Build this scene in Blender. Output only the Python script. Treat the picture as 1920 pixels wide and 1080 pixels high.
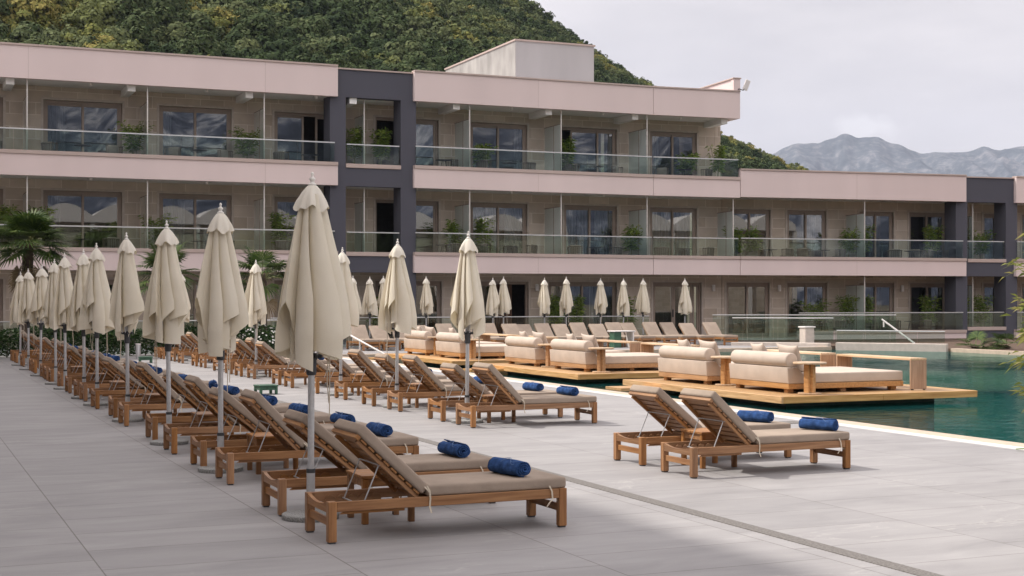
import bpy, bmesh, math, random
import numpy as np
from mathutils import Vector, Matrix, noise as mnoise
R = math.radians
random.seed(7)
RNG = np.random.default_rng(11)
for o in list(bpy.data.objects): bpy.data.objects.remove(o)
SC = bpy.context.scene
COL = SC.collection

# ------------------------------------------------------------------ camera, sky, sun, exposure
EYE = 1.85
FPX = 50 / 36 * 1920
cam = bpy.data.cameras.new('camera'); cam.lens = 50; cam.sensor_width = 36
cam.shift_y = 20 / 1920; cam.clip_start = 0.1; cam.clip_end = 30000
cam_o = bpy.data.objects.new('camera', cam); COL.objects.link(cam_o)
cam_o.location = (0, 0, EYE); cam_o.rotation_euler = (R(90), 0, 0)
SC.camera = cam_o

SUN_EL, SUN_AZ = R(50), math.atan2(-.976, .216)
SUN_DIR = Vector((math.sin(SUN_AZ) * math.cos(SUN_EL), math.cos(SUN_AZ) * math.cos(SUN_EL), math.sin(SUN_EL)))
W = bpy.data.worlds.new('World'); SC.world = W; W.use_nodes = True
nt = W.node_tree; nt.nodes.clear()
def N(nt, kind, **kw):
    n = nt.nodes.new(kind)
    for k, v in kw.items():
        if k.startswith('i_'): n.inputs[int(k[2:])].default_value = v
        else: setattr(n, k, v)
    return n
out = N(nt, 'ShaderNodeOutputWorld'); bg = N(nt, 'ShaderNodeBackground')
bg.inputs['Strength'].default_value = 0.1
sky = N(nt, 'ShaderNodeTexSky', sky_type='NISHITA', sun_disc=False, sun_elevation=SUN_EL, sun_rotation=SUN_AZ)
sky.dust_density = 2.0
tc = N(nt, 'ShaderNodeTexCoord')
mp = N(nt, 'ShaderNodeMapping'); mp.inputs['Scale'].default_value = (1.0, 1.0, 3.2)
nz = N(nt, 'ShaderNodeTexNoise'); nz.inputs['Scale'].default_value = 1.9; nz.inputs['Detail'].default_value = 7; nz.inputs['Roughness'].default_value = .5
cr = N(nt, 'ShaderNodeValToRGB'); cr.color_ramp.elements[0].position = .40; cr.color_ramp.elements[1].position = .62
cr.color_ramp.elements[0].color = (7.2, 6.85, 7.05, 1); cr.color_ramp.elements[1].color = (11.8, 11.0, 10.9, 1)
# (brighter overhead and left; added boost behind the camera to light the facade)
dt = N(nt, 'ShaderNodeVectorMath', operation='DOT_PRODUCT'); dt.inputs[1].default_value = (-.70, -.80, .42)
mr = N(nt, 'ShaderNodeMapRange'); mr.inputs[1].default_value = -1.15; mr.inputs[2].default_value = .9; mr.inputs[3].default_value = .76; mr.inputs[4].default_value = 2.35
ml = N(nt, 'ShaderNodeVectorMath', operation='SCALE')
mx = N(nt, 'ShaderNodeMix', data_type='RGBA'); mx.inputs[0].default_value = .93
L = nt.links.new
# one small bright cumulus above the far peak
dcl = (.2380, .9642, .1171); scl = (38, 8, 95)
cm = N(nt, 'ShaderNodeMapping'); cm.inputs['Scale'].default_value = scl; cm.inputs['Rotation'].default_value = (0, 0, 0); cm.inputs['Location'].default_value = tuple(-a * b for a, b in zip(dcl, scl))
n2 = N(nt, 'ShaderNodeTexNoise'); n2.inputs['Scale'].default_value = 42; n2.inputs['Detail'].default_value = 6
ln = N(nt, 'ShaderNodeVectorMath', operation='LENGTH'); ad = N(nt, 'ShaderNodeMath', operation='MULTIPLY_ADD'); ad.inputs[1].default_value = 2.6
m3 = N(nt, 'ShaderNodeMapRange'); m3.inputs[1].default_value = 2.35; m3.inputs[2].default_value = 1.55; m3.inputs[3].default_value = 0; m3.inputs[4].default_value = .5
m4 = N(nt, 'ShaderNodeMix', data_type='RGBA'); m4.inputs[7].default_value = (13.2, 12.7, 12.6, 1)
L(tc.outputs['Generated'], cm.inputs[0]); L(cm.outputs[0], ln.inputs[0]); L(tc.outputs['Generated'], n2.inputs['Vector']); L(n2.outputs['Fac'], ad.inputs[0]); L(ln.outputs['Value'], ad.inputs[2]); L(ad.outputs[0], m3.inputs[0]); L(m3.outputs[0], m4.inputs[0])
L(tc.outputs['Generated'], mp.inputs[0]); L(mp.outputs[0], nz.inputs['Vector']); L(nz.outputs['Fac'], cr.inputs[0])
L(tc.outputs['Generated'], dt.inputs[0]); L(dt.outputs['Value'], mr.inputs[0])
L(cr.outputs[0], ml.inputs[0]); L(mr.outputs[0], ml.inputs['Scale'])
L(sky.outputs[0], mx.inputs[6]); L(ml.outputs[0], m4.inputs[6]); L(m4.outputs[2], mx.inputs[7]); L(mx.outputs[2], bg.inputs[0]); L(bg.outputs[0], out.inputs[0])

sl = bpy.data.lights.new('sun', 'SUN'); sl.energy = 5.0; sl.angle = R(1.4); sl.color = (1, .95, .88)
so = bpy.data.objects.new('sun', sl); COL.objects.link(so)
so.rotation_euler = (-SUN_DIR).to_track_quat('-Z', 'Y').to_euler()
SC.view_settings.view_transform = 'Standard'; SC.view_settings.look = 'None'
SC.view_settings.exposure = -0.12; SC.view_settings.gamma = 1
SC.cycles.max_bounces = 8; SC.cycles.transparent_max_bounces = 24; SC.cycles.glossy_bounces = 4
SC.cycles.caustics_reflective = False; SC.cycles.caustics_refractive = False
SC.cycles.use_denoising = True

# ------------------------------------------------------------------ helpers
TH = R(23.5); CU, SU = math.cos(TH), math.sin(TH)
def uv(u, v, z=0.0): return Vector((u * CU - v * SU, u * SU + v * CU, z))   # deck axes: u along a lounger, v along the rows

class MB:
    """collects vertices and faces of one mesh"""
    def __init__(s): s.v = []; s.f = []; s.uv = None
    def add(s, vs, fs, M=None):
        n = len(s.v)
        s.v += [tuple(M @ Vector(p)) if M else tuple(p) for p in vs]
        s.f += [tuple(i + n for i in f) for f in fs]
        return s
    def box(s, x0, x1, y0, y1, z0, z1, M=None):
        return s.add([(x0, y0, z0), (x1, y0, z0), (x1, y1, z0), (x0, y1, z0), (x0, y0, z1), (x1, y0, z1), (x1, y1, z1), (x0, y1, z1)],
                     [(0, 3, 2, 1), (4, 5, 6, 7), (0, 1, 5, 4), (1, 2, 6, 5), (2, 3, 7, 6), (3, 0, 4, 7)], M)
    def quad(s, a, b, c, d): return s.add([a, b, c, d], [(0, 1, 2, 3)])
    def prism(s, pts, y0, y1, M=None):
        """outline in x,z drawn out along y"""
        n = len(pts)
        vs = [(x, y0, z) for x, z in pts] + [(x, y1, z) for x, z in pts]
        fs = [tuple(range(n)), tuple(range(2 * n - 1, n - 1, -1))] + [(i, i + n, (i + 1) % n + n, (i + 1) % n) for i in range(n)]
        return s.add(vs, fs, M)
    def tube(s, path, r, n=8, cap=True):
        path = [Vector(p) for p in path]; m = len(path); rs = r if isinstance(r, (list, tuple)) else [r] * m
        vs = []; fs = []
        up = None
        for i, p in enumerate(path):
            d = (path[min(i + 1, m - 1)] - path[max(i - 1, 0)]).normalized()
            if up is None:
                up = Vector((0, 0, 1)) if abs(d.z) < .9 else Vector((1, 0, 0))
            a = d.cross(up).normalized(); b = a.cross(d).normalized(); up = b
            for k in range(n):
                t = 2 * math.pi * k / n
                vs.append(p + (a * math.cos(t) + b * math.sin(t)) * rs[i])
        for i in range(m - 1):
            for k in range(n):
                fs.append((i * n + k, i * n + (k + 1) % n, (i + 1) * n + (k + 1) % n, (i + 1) * n + k))
        if cap: fs += [tuple(range(n - 1, -1, -1)), tuple((m - 1) * n + k for k in range(n))]
        return s.add(vs, fs)
    def lathe(s, prof, n=20, c=(0, 0, 0)):
        vs = []; fs = []
        for r, z in prof:
            for k in range(n):
                t = 2 * math.pi * k / n; vs.append((c[0] + r * math.cos(t), c[1] + r * math.sin(t), c[2] + z))
        for i in range(len(prof) - 1):
            for k in range(n): fs.append((i * n + k, i * n + (k + 1) % n, (i + 1) * n + (k + 1) % n, (i + 1) * n + k))
        fs.append(tuple(range(n - 1, -1, -1))); fs.append(tuple((len(prof) - 1) * n + k for k in range(n)))
        return s.add(vs, fs)
    def build(s, name, mat, parent=None, bevel=0, seg=1, smooth=False, sharp=40, world=None):
        me = bpy.data.meshes.new(name)
        me.from_pydata(s.v, [], s.f)
        bm = bmesh.new(); bm.from_mesh(me)
        if bevel:
            bmesh.ops.bevel(bm, geom=[e for e in bm.edges if len(e.link_faces) == 2 and e.calc_face_angle(0) > .5], offset=bevel, segments=seg, affect='EDGES', profile=.6)
        bmesh.ops.recalc_face_normals(bm, faces=bm.faces[:])
        bm.to_mesh(me); bm.free()
        if smooth:
            me.shade_smooth()
            if sharp < 180: me.set_sharp_from_angle(angle=R(sharp))
        o = bpy.data.objects.new(name, me); COL.objects.link(o)
        if mat: me.materials.append(mat)
        if parent: o.parent = parent
        return o

def np_mesh(name, V, F, mat, parent=None, attr=None, smooth=False):
    """quads or triangles from numpy arrays"""
    me = bpy.data.meshes.new(name); k = F.shape[1]
    me.vertices.add(len(V)); me.vertices.foreach_set('co', V.astype(np.float32).ravel())
    me.loops.add(F.size); me.loops.foreach_set('vertex_index', F.astype(np.int32).ravel())
    me.polygons.add(len(F)); me.polygons.foreach_set('loop_start', np.arange(0, F.size, k, dtype=np.int32))
    me.update(calc_edges=True)
    if attr is not None:
        a = me.attributes.new('tint', 'FLOAT', 'FACE'); a.data.foreach_set('value', attr.astype(np.float32))
    if smooth: me.shade_smooth()
    me.materials.append(mat)
    o = bpy.data.objects.new(name, me); COL.objects.link(o)
    if parent: o.parent = parent
    return o

def tag(o, label=None, cat=None, group=None, kind=None):
    if label: o['label'] = label
    if cat: o['category'] = cat
    if group: o['group'] = group
    if kind: o['kind'] = kind
    return o
def empty(name, loc=(0, 0, 0), rz=0, label=None, cat=None, group=None):
    o = bpy.data.objects.new(name, None); COL.objects.link(o); o.location = loc; o.rotation_euler = (0, 0, rz)
    o.empty_display_size = .2
    return tag(o, label, cat, group)
def copy_tree(o, parent=None):
    kids = list(o.children)
    c = o.copy(); COL.objects.link(c); c.parent = parent
    for k in kids: copy_tree(k, c)
    return c
_used = set()
def place(proto, loc, rz, label, group, sc=None):
    """the first use moves the built thing itself, later ones copy it"""
    if proto.name in _used: o = copy_tree(proto)
    else: o = proto; _used.add(proto.name)
    o.location = loc; o.rotation_euler = (0, 0, rz)
    if sc: o.scale = sc
    o['label'] = label; o['group'] = group
    return o

# ------------------------------------------------------------------ materials
def pm(name, col, rough=.6, var=.12, scale=6, detail=5, stretch=(1, 1, 1), bump=0, bscale=60, metal=0, spec=.4, col2=None, coords='Object', lo=.35, hi=.65, trans=0, fine=0):
    m = bpy.data.materials.new(name); m.use_nodes = True; t = m.node_tree; b = t.nodes['Principled BSDF']
    b.inputs['Roughness'].default_value = rough; b.inputs['Metallic'].default_value = metal
    b.inputs['Specular IOR Level'].default_value = spec
    tcn = N(t, 'ShaderNodeTexCoord'); mpn = N(t, 'ShaderNodeMapping'); mpn.inputs['Scale'].default_value = stretch
    no = N(t, 'ShaderNodeTexNoise'); no.inputs['Scale'].default_value = scale; no.inputs['Detail'].default_value = detail
    ra = N(t, 'ShaderNodeValToRGB'); ra.color_ramp.elements[0].position = lo; ra.color_ramp.elements[1].position = hi
    c2 = col2 or tuple(min(1, c * (1 + var)) for c in col); c1 = col if col2 else tuple(c * (1 - var) for c in col)
    ra.color_ramp.elements[0].color = (*c1, 1); ra.color_ramp.elements[1].color = (*c2, 1)
    t.links.new(tcn.outputs[coords], mpn.inputs[0]); t.links.new(mpn.outputs[0], no.inputs['Vector'])
    t.links.new(no.outputs['Fac'], ra.inputs[0]); t.links.new(ra.outputs[0], b.inputs['Base Color'])
    if bump:
        nb = N(t, 'ShaderNodeTexNoise'); nb.inputs['Scale'].default_value = bscale; nb.inputs['Detail'].default_value = 4
        bp = N(t, 'ShaderNodeBump'); bp.inputs['Strength'].default_value = bump; bp.inputs['Distance'].default_value = .02
        t.links.new(mpn.outputs[0], nb.inputs['Vector']); t.links.new(nb.outputs['Fac'], bp.inputs['Height']); t.links.new(bp.outputs[0], b.inputs['Normal'])
    return m
def wood(name, c1, c2, axis, rough=.5):
    st = [26, 26, 26]; st[axis] = 1.6
    m = pm(name, c1, rough, col2=c2, scale=1.0, stretch=tuple(st), detail=6, lo=.3, hi=.72, bump=.12, bscale=2.5, spec=.35)
    t = m.node_tree; b = t.nodes['Principled BSDF']; src = b.inputs['Base Color'].links[0].from_socket
    oi = N(t, 'ShaderNodeObjectInfo'); hs = N(t, 'ShaderNodeHueSaturation'); r1 = N(t, 'ShaderNodeMapRange'); r1.inputs[3].default_value = .78; r1.inputs[4].default_value = 1.22
    r2 = N(t, 'ShaderNodeMapRange'); r2.inputs[3].default_value = 1.08; r2.inputs[4].default_value = .88; ff = N(t, 'ShaderNodeMath', operation='FRACT'); f2 = N(t, 'ShaderNodeMath', operation='MULTIPLY'); f2.inputs[1].default_value = 7.31
    k = t.links.new; k(oi.outputs['Random'], r1.inputs[0]); k(oi.outputs['Random'], f2.inputs[0]); k(f2.outputs[0], ff.inputs[0]); k(ff.outputs[0], r2.inputs[0])
    k(src, hs.inputs['Color']); k(r1.outputs[0], hs.inputs['Value']); k(r2.outputs[0], hs.inputs['Saturation']); k(hs.outputs[0], b.inputs['Base Color'])
    return m
M = {}
M['teak_x'] = wood('teak_long', (.20, .085, .030), (.40, .205, .085), 0)
M['teak_y'] = wood('teak_cross', (.20, .085, .030), (.39, .20, .083), 1)
M['teak_z'] = wood('teak_post', (.20, .085, .030), (.38, .19, .078), 2)
M['deckwood'] = wood('platform_timber', (.42, .215, .070), (.66, .40, .165), 1, .45)
M['deckwood_x'] = wood('platform_timber_end', (.36, .19, .068), (.58, .36, .155), 0, .45)
M['bedwood'] = wood('daybed_timber', (.34, .17, .068), (.55, .32, .145), 1, .5)
M['benchwood'] = wood('bench_timber', (.28, .165, .095), (.44, .29, .19), 2, .55)
M['benchtop'] = wood('bench_top_timber', (.44, .30, .18), (.62, .46, .31), 1, .5)
M['cushion'] = pm('taupe_fabric', (.33, .265, .212), .92, .09, 3, bump=.4, bscale=9, spec=.15)
M['daybed_fabric'] = pm('beige_fabric', (.53, .445, .375), .95, .06, 3, bump=.12, bscale=9, spec=.12)
M['towel'] = pm('blue_towelling', (.034, .080, .215), .95, .35, 14, bump=.8, bscale=120, spec=.1)
M['towel_mark'] = pm('pale_blue_thread', (.12, .20, .38), .9, .1)
M['rope'] = pm('cream_cord', (.55, .48, .38), .9, .1)
M['metal'] = pm('brushed_metal', (.52, .52, .525), .38, .06, 30, metal=.45)
M['dark_metal'] = pm('dark_grey_plastic', (.05, .052, .056), .5, .1)
M['white_finial'] = pm('white_plastic', (.74, .71, .66), .45, .04)
M['granite'] = pm('speckled_granite', (.30, .30, .29), .8, .35, 90, bump=.2, bscale=90)
M['green_wood'] = pm('green_paint', (.045, .11, .07), .5, .2, 10)
M['white'] = pm('white_paint', (.74, .70, .67), .5, .04)
M['rail'] = pm('rail_steel', (.58, .58, .57), .3, .05, metal=.6)
M['post'] = pm('post_aluminium', (.62, .59, .55), .4, .05, metal=.3)

def canvas(name, c1, c2):
    m = pm(name, c1, .9, col2=c2, scale=2.5, bump=.15, bscale=160, spec=.1)
    t = m.node_tree; b = t.nodes['Principled BSDF']; o_ = t.nodes['Material Output']
    tr = N(t, 'ShaderNodeBsdfTranslucent'); tr.inputs[0].default_value = (.70, .60, .40, 1)
    ms = N(t, 'ShaderNodeMixShader'); ms.inputs[0].default_value = .22
    t.links.new(b.outputs[0], ms.inputs[1]); t.links.new(tr.outputs[0], ms.inputs[2]); t.links.new(ms.outputs[0], o_.inputs['Surface'])
    return m
M['canvas'] = canvas('cream_canvas', (.80, .735, .60), (.87, .81, .68))
M['valance'] = canvas('pale_canvas', (.80, .75, .65), (.86, .82, .73))

def glass(name, tint, rough=.02, boost=1.0, ior=1.5, body=None, bodyfac=0):
    m = bpy.data.materials.new(name); m.use_nodes = True; t = m.node_tree; t.nodes.clear()
    o_ = N(t, 'ShaderNodeOutputMaterial'); fr = N(t, 'ShaderNodeFresnel'); fr.inputs[0].default_value = ior
    mu = N(t, 'ShaderNodeMath', operation='MULTIPLY'); mu.inputs[1].default_value = boost; mu.use_clamp = True
    gl = N(t, 'ShaderNodeBsdfGlossy'); gl.inputs['Roughness'].default_value = rough; gl.inputs[0].default_value = (.95, .97, .97, 1)
    tr = N(t, 'ShaderNodeBsdfTransparent'); tr.inputs[0].default_value = (*tint, 1)
    ms = N(t, 'ShaderNodeMixShader'); k = t.links.new
    src = tr
    if body:
        di = N(t, 'ShaderNodeBsdfDiffuse'); di.inputs[0].default_value = (*body, 1)
        tl = N(t, 'ShaderNodeBsdfTranslucent'); tl.inputs[0].default_value = (*body, 1); dm = N(t, 'ShaderNodeMixShader'); k(di.outputs[0], dm.inputs[1]); k(tl.outputs[0], dm.inputs[2]); di = dm
        m2 = N(t, 'ShaderNodeMixShader'); m2.inputs[0].default_value = bodyfac
        k(tr.outputs[0], m2.inputs[1]); k(di.outputs[0], m2.inputs[2]); src = m2
    k(fr.outputs[0], mu.inputs[0]); k(mu.outputs[0], ms.inputs[0]); k(src.outputs[0], ms.inputs[1]); k(gl.outputs[0], ms.inputs[2]); k(ms.outputs[0], o_.inputs[0])
    return m
M['pane'] = glass('window_glass', (.55, .60, .63), .01, 4.2)
M['rail_glass'] = glass('balcony_glass', (.86, .925, .895), .01, .9)
M['glass_edge'] = glass('glass_edge', (.25, .45, .40), .05, 1, body=(.12, .25, .21), bodyfac=.6)
M['frosted'] = glass('frosted_glass', (.55, .62, .58), .3, 2.4, body=(.90, .97, .93), bodyfac=.95)

def stone_mat():
    m = bpy.data.materials.new('stone_cladding'); m.use_nodes = True; t = m.node_tree; b = t.nodes['Principled BSDF']; k = t.links.new
    tcn = N(t, 'ShaderNodeTexCoord'); sp = N(t, 'ShaderNodeSeparateXYZ'); cb = N(t, 'ShaderNodeCombineXYZ')
    ad = N(t, 'ShaderNodeMath', operation='ADD')
    k(tcn.outputs['Object'], sp.inputs[0]); k(sp.outputs[0], ad.inputs[0]); k(sp.outputs[1], ad.inputs[1]); k(ad.outputs[0], cb.inputs[0]); k(sp.outputs[2], cb.inputs[1])
    br = N(t, 'ShaderNodeTexBrick'); br.inputs['Color1'].default_value = (.47, .39, .315, 1); br.inputs['Color2'].default_value = (.61, .525, .445, 1)
    br.inputs['Mortar'].default_value = (.70, .63, .56, 1); br.inputs['Scale'].default_value = 1; br.inputs['Mortar Size'].default_value = .011
    br.inputs['Brick Width'].default_value = .95; br.inputs['Row Height'].default_value = .47; br.offset = .37; br.inputs['Bias'].default_value = -.1
    no = N(t, 'ShaderNodeTexNoise'); no.inputs['Scale'].default_value = 3; no.inputs['Detail'].default_value = 8
    mxn = N(t, 'ShaderNodeMix', data_type='RGBA', blend_type='MULTIPLY'); mxn.inputs[0].default_value = .55
    rr = N(t, 'ShaderNodeValToRGB'); rr.color_ramp.elements[0].color = (.72, .72, .72, 1); rr.color_ramp.elements[1].color = (1.25, 1.22, 1.18, 1)
    k(cb.outputs[0], br.inputs['Vector']); k(tcn.outputs['Object'], no.inputs['Vector']); k(no.outputs[0], rr.inputs[0])
    k(br.outputs[0], mxn.inputs[6]); k(rr.outputs[0], mxn.inputs[7]); k(mxn.outputs[2], b.inputs['Base Color'])
    b.inputs['Roughness'].default_value = .8; b.inputs['Specular IOR Level'].default_value = .25
    bp = N(t, 'ShaderNodeBump'); bp.inputs['Strength'].default_value = .4; bp.inputs['Distance'].default_value = .02; bp.invert = True
    k(br.outputs['Fac'], bp.inputs['Height']); k(bp.outputs[0], b.inputs['Normal'])
    return m
M['stone'] = stone_mat()
def render_mat(name, c, var=.04):
    """painted render: faint rain streaks and patches"""
    m = pm(name, c, .85, var, .35, detail=9, stretch=(1.6, 1.6, .22), spec=.2, bump=.06, bscale=40, lo=.25, hi=.75)
    return m
M['fascia'] = render_mat('pink_render', (.685, .565, .54), .05)
M['coping'] = render_mat('tan_coping', (.47, .375, .335), .06)
M['portal'] = render_mat('slate_render', (.085, .084, .102), .05)
M['soffit'] = render_mat('white_soffit', (.80, .78, .75), .04)
M['tower'] = pm('pale_tower_render', (.44, .42, .42), .9, .08, .6, detail=9, stretch=(1, 1, .25), spec=.15)
M['tower_rough'] = pm('stained_concrete', (.36, .34, .32), .9, .2, 1.1, detail=10, stretch=(1.2, 1.2, .5), spec=.15)
M['frame'] = pm('taupe_frame', (.30, .235, .19), .5, .06, 3)
M['trim'] = pm('stone_trim', (.50, .43, .37), .7, .08, 5)
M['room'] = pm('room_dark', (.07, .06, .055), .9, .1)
M['floor'] = pm('balcony_tile', (.50, .465, .435), .7, .1, 3)
def curtain_mat(name, c):
    return pm(name, c, .9, .12, 3, stretch=(9, 9, .3), spec=.1)
M['curtain_grey'] = curtain_mat('grey_curtain', (.30, .29, .285))
M['curtain_white'] = curtain_mat('sheer_curtain', (.55, .53, .50))
M['curtain_brown'] = curtain_mat('brown_curtain', (.17, .10, .07))

def leaf_mat(name, cols, trans=.25, rough=.55, attr=False):
    m = bpy.data.materials.new(name); m.use_nodes = True; t = m.node_tree; b = t.nodes['Principled BSDF']; k = t.links.new
    ra = N(t, 'ShaderNodeValToRGB'); e = ra.color_ramp.elements
    while len(e) < len(cols): e.new(.5)
    for i, c in enumerate(cols): e[i].position = i / (len(cols) - 1); e[i].color = (*c, 1)
    ge = N(t, 'ShaderNodeNewGeometry')
    if attr:
        at = N(t, 'ShaderNodeAttribute', attribute_name='tint')
        mm = N(t, 'ShaderNodeMath', operation='MULTIPLY_ADD'); mm.inputs[1].default_value = .16
        sb = N(t, 'ShaderNodeMath', operation='SUBTRACT'); sb.inputs[1].default_value = .08
        k(ge.outputs['Random Per Island'], mm.inputs[0]); k(at.outputs['Fac'], mm.inputs[2]); k(mm.outputs[0], sb.inputs[0]); k(sb.outputs[0], ra.inputs[0])
    else: k(ge.outputs['Random Per Island'], ra.inputs[0])
    k(ra.outputs[0], b.inputs['Base Color']); b.inputs['Roughness'].default_value = rough; b.inputs['Specular IOR Level'].default_value = .04 if attr else .2
    if trans:
        o_ = t.nodes['Material Output']; tr = N(t, 'ShaderNodeBsdfTranslucent'); ms = N(t, 'ShaderNodeMixShader'); ms.inputs[0].default_value = trans
        k(ra.outputs[0], tr.inputs[0]); k(b.outputs[0], ms.inputs[1]); k(tr.outputs[0], ms.inputs[2]); k(ms.outputs[0], o_.inputs['Surface'])
    return m
M['leaf_forest'] = leaf_mat('hillside_foliage', [(.022, .036, .020), (.054, .078, .032), (.125, .145, .068), (.155, .172, .050), (.28, .235, .075)], .10, .8, attr=True)
M['leaf_tree'] = leaf_mat('tree_foliage', [(.026, .042, .014), (.060, .082, .022), (.115, .125, .035)], .2)
M['leaf_hedge'] = leaf_mat('hedge_leaves', [(.012, .030, .010), (.030, .065, .018), (.055, .10, .028)], .2, .4)
M['leaf_palm'] = leaf_mat('palm_leaves', [(.030, .058, .016), (.06, .10, .024), (.11, .15, .04)], .2, .4)
M['leaf_dry'] = leaf_mat('dry_palm_leaves', [(.16, .11, .06), (.26, .20, .11)], .15)
M['leaf_bamboo'] = leaf_mat('bamboo_leaves', [(.08, .14, .025), (.17, .26, .045), (.30, .36, .075)], .38, .45)
M['leaf_right'] = leaf_mat('yellow_green_leaves', [(.13, .17, .035), (.24, .27, .06), (.38, .33, .12)], .35, .4)
M['petal'] = pm('white_petals', (.70, .70, .66), .7, .05)
M['bark'] = pm('bark', (.085, .062, .045), .9, .3, 8, bump=.5, bscale=30)
M['cane'] = pm('cane', (.16, .17, .06), .6, .2, 5)
M['pot'] = pm('grey_pot', (.20, .19, .18), .7, .08)
M['wicker'] = pm('taupe_rope', (.13, .10, .08), .85, .2, 40)
M['chair_cushion'] = pm('pale_seat_fabric', (.24, .21, .18), .9, .06)
M['black_metal'] = pm('black_metal', (.022, .022, .024), .45, .1)
M['soil'] = pm('brown_soil', (.10, .065, .045), .95, .3, 5, bump=.5)

def tile_mat():
    m = bpy.data.materials.new('deck_tiles'); m.use_nodes = True; t = m.node_tree; b = t.nodes['Principled BSDF']; k = t.links.new
    tcn = N(t, 'ShaderNodeTexCoord'); sp = N(t, 'ShaderNodeSeparateXYZ'); cb = N(t, 'ShaderNodeCombineXYZ')
    k(tcn.outputs['Object'], sp.inputs[0])
    sh = N(t, 'ShaderNodeMath', operation='ADD'); sh.inputs[1].default_value = -1.3 + 64.0
    k(sp.outputs[0], sh.inputs[0]); k(sh.outputs[0], cb.inputs[1]); k(sp.outputs[1], cb.inputs[0])
    br = N(t, 'ShaderNodeTexBrick'); br.inputs['Scale'].default_value = 1; br.inputs['Brick Width'].default_value = .8; br.inputs['Row Height'].default_value = 1.6
    br.inputs['Mortar Size'].default_value = .006; br.offset = .5; br.inputs['Mortar Smooth'].default_value = .4
    br.inputs['Color1'].default_value = (.292, .282, .281, 1); br.inputs['Color2'].default_value = (.322, .311, .309, 1); br.inputs['Mortar'].default_value = (.175, .163, .152, 1)
    mpn = N(t, 'ShaderNodeMapping'); mpn.inputs['Scale'].default_value = (.8, 2.3, 1)
    no = N(t, 'ShaderNodeTexNoise'); no.inputs['Scale'].default_value = 1.0; no.inputs['Detail'].default_value = 9; no.inputs['Roughness'].default_value = .62; no.inputs['Distortion'].default_value = .6
    r1 = N(t, 'ShaderNodeValToRGB'); e = r1.color_ramp.elements; e[0].position = .28; e[0].color = (.79, .785, .79, 1); e[1].position = .72; e[1].color = (1.14, 1.135, 1.13, 1)
    # pale veins
    n2 = N(t, 'ShaderNodeTexNoise'); n2.inputs['Scale'].default_value = 1.7; n2.inputs['Detail'].default_value = 7; n2.inputs['Distortion'].default_value = 1.4
    m2 = N(t, 'ShaderNodeMapping'); m2.inputs['Scale'].default_value = (.5, 2.2, 1); m2.inputs['Location'].default_value = (3, 7, 0)
    r2 = N(t, 'ShaderNodeValToRGB'); e = r2.color_ramp.elements; e[0].position = .485; e[0].color = (0, 0, 0, 1); e[1].position = .5; e[1].color = (1, 1, 1, 1); q = e.new(.515); q.color = (0, 0, 0, 1)
    n3 = N(t, 'ShaderNodeTexNoise'); n3.inputs['Scale'].default_value = .6; n3.inputs['Detail'].default_value = 3
    r3 = N(t, 'ShaderNodeValToRGB'); e = r3.color_ramp.elements; e[0].position = .52; e[1].position = .72
    mv = N(t, 'ShaderNodeMath', operation='MULTIPLY')
    a1 = N(t, 'ShaderNodeMix', data_type='RGBA', blend_type='MULTIPLY'); a1.inputs[0].default_value = .9
    a2 = N(t, 'ShaderNodeMix', data_type='RGBA'); a2.inputs[7].default_value = (.56, .53, .50, 1)
    vm = N(t, 'ShaderNodeMath', operation='MULTIPLY'); vm.inputs[1].default_value = .55
    k(cb.outputs[0], br.inputs['Vector']); k(tcn.outputs['Object'], mpn.inputs[0]); k(mpn.outputs[0], no.inputs['Vector']); k(no.outputs[0], r1.inputs[0])
    k(tcn.outputs['Object'], m2.inputs[0]); k(m2.outputs[0], n2.inputs['Vector']); k(n2.outputs[0], r2.inputs[0])
    k(tcn.outputs['Object'], n3.inputs['Vector']); k(n3.outputs[0], r3.inputs[0]); k(r2.outputs[0], mv.inputs[0]); k(r3.outputs[0], mv.inputs[1]); k(mv.outputs[0], vm.inputs[0])
    k(br.outputs[0], a1.inputs[6]); k(r1.outputs[0], a1.inputs[7]); k(a1.outputs[2], a2.inputs[6]); k(vm.outputs[0], a2.inputs[0]); k(a2.outputs[2], b.inputs['Base Color'])
    b.inputs['Roughness'].default_value = .62; b.inputs['Specular IOR Level'].default_value = .35
    bp = N(t, 'ShaderNodeBump'); bp.inputs['Strength'].default_value = .5; bp.inputs['Distance'].default_value = .004; bp.invert = True
    k(br.outputs['Fac'], bp.inputs['Height']); k(bp.outputs[0], b.inputs['Normal'])
    return m
M['cream_wall'] = pm('cream_wall_paint', (.56, .49, .43), .8, .06)
M['tiles'] = tile_mat()
M['white_gravel'] = pm('white_pebbles', (.60, .58, .56), .9, .12, 60, bump=.6, bscale=90)
M['sand_coping'] = pm('sand_stone', (.50, .40, .31), .7, .08, 6)
M['grate'] = pm('drain_grate', (.165, .152, .140), .7, .3, 1, stretch=(50, 50, 1), bump=.5, bscale=1.2)

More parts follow.
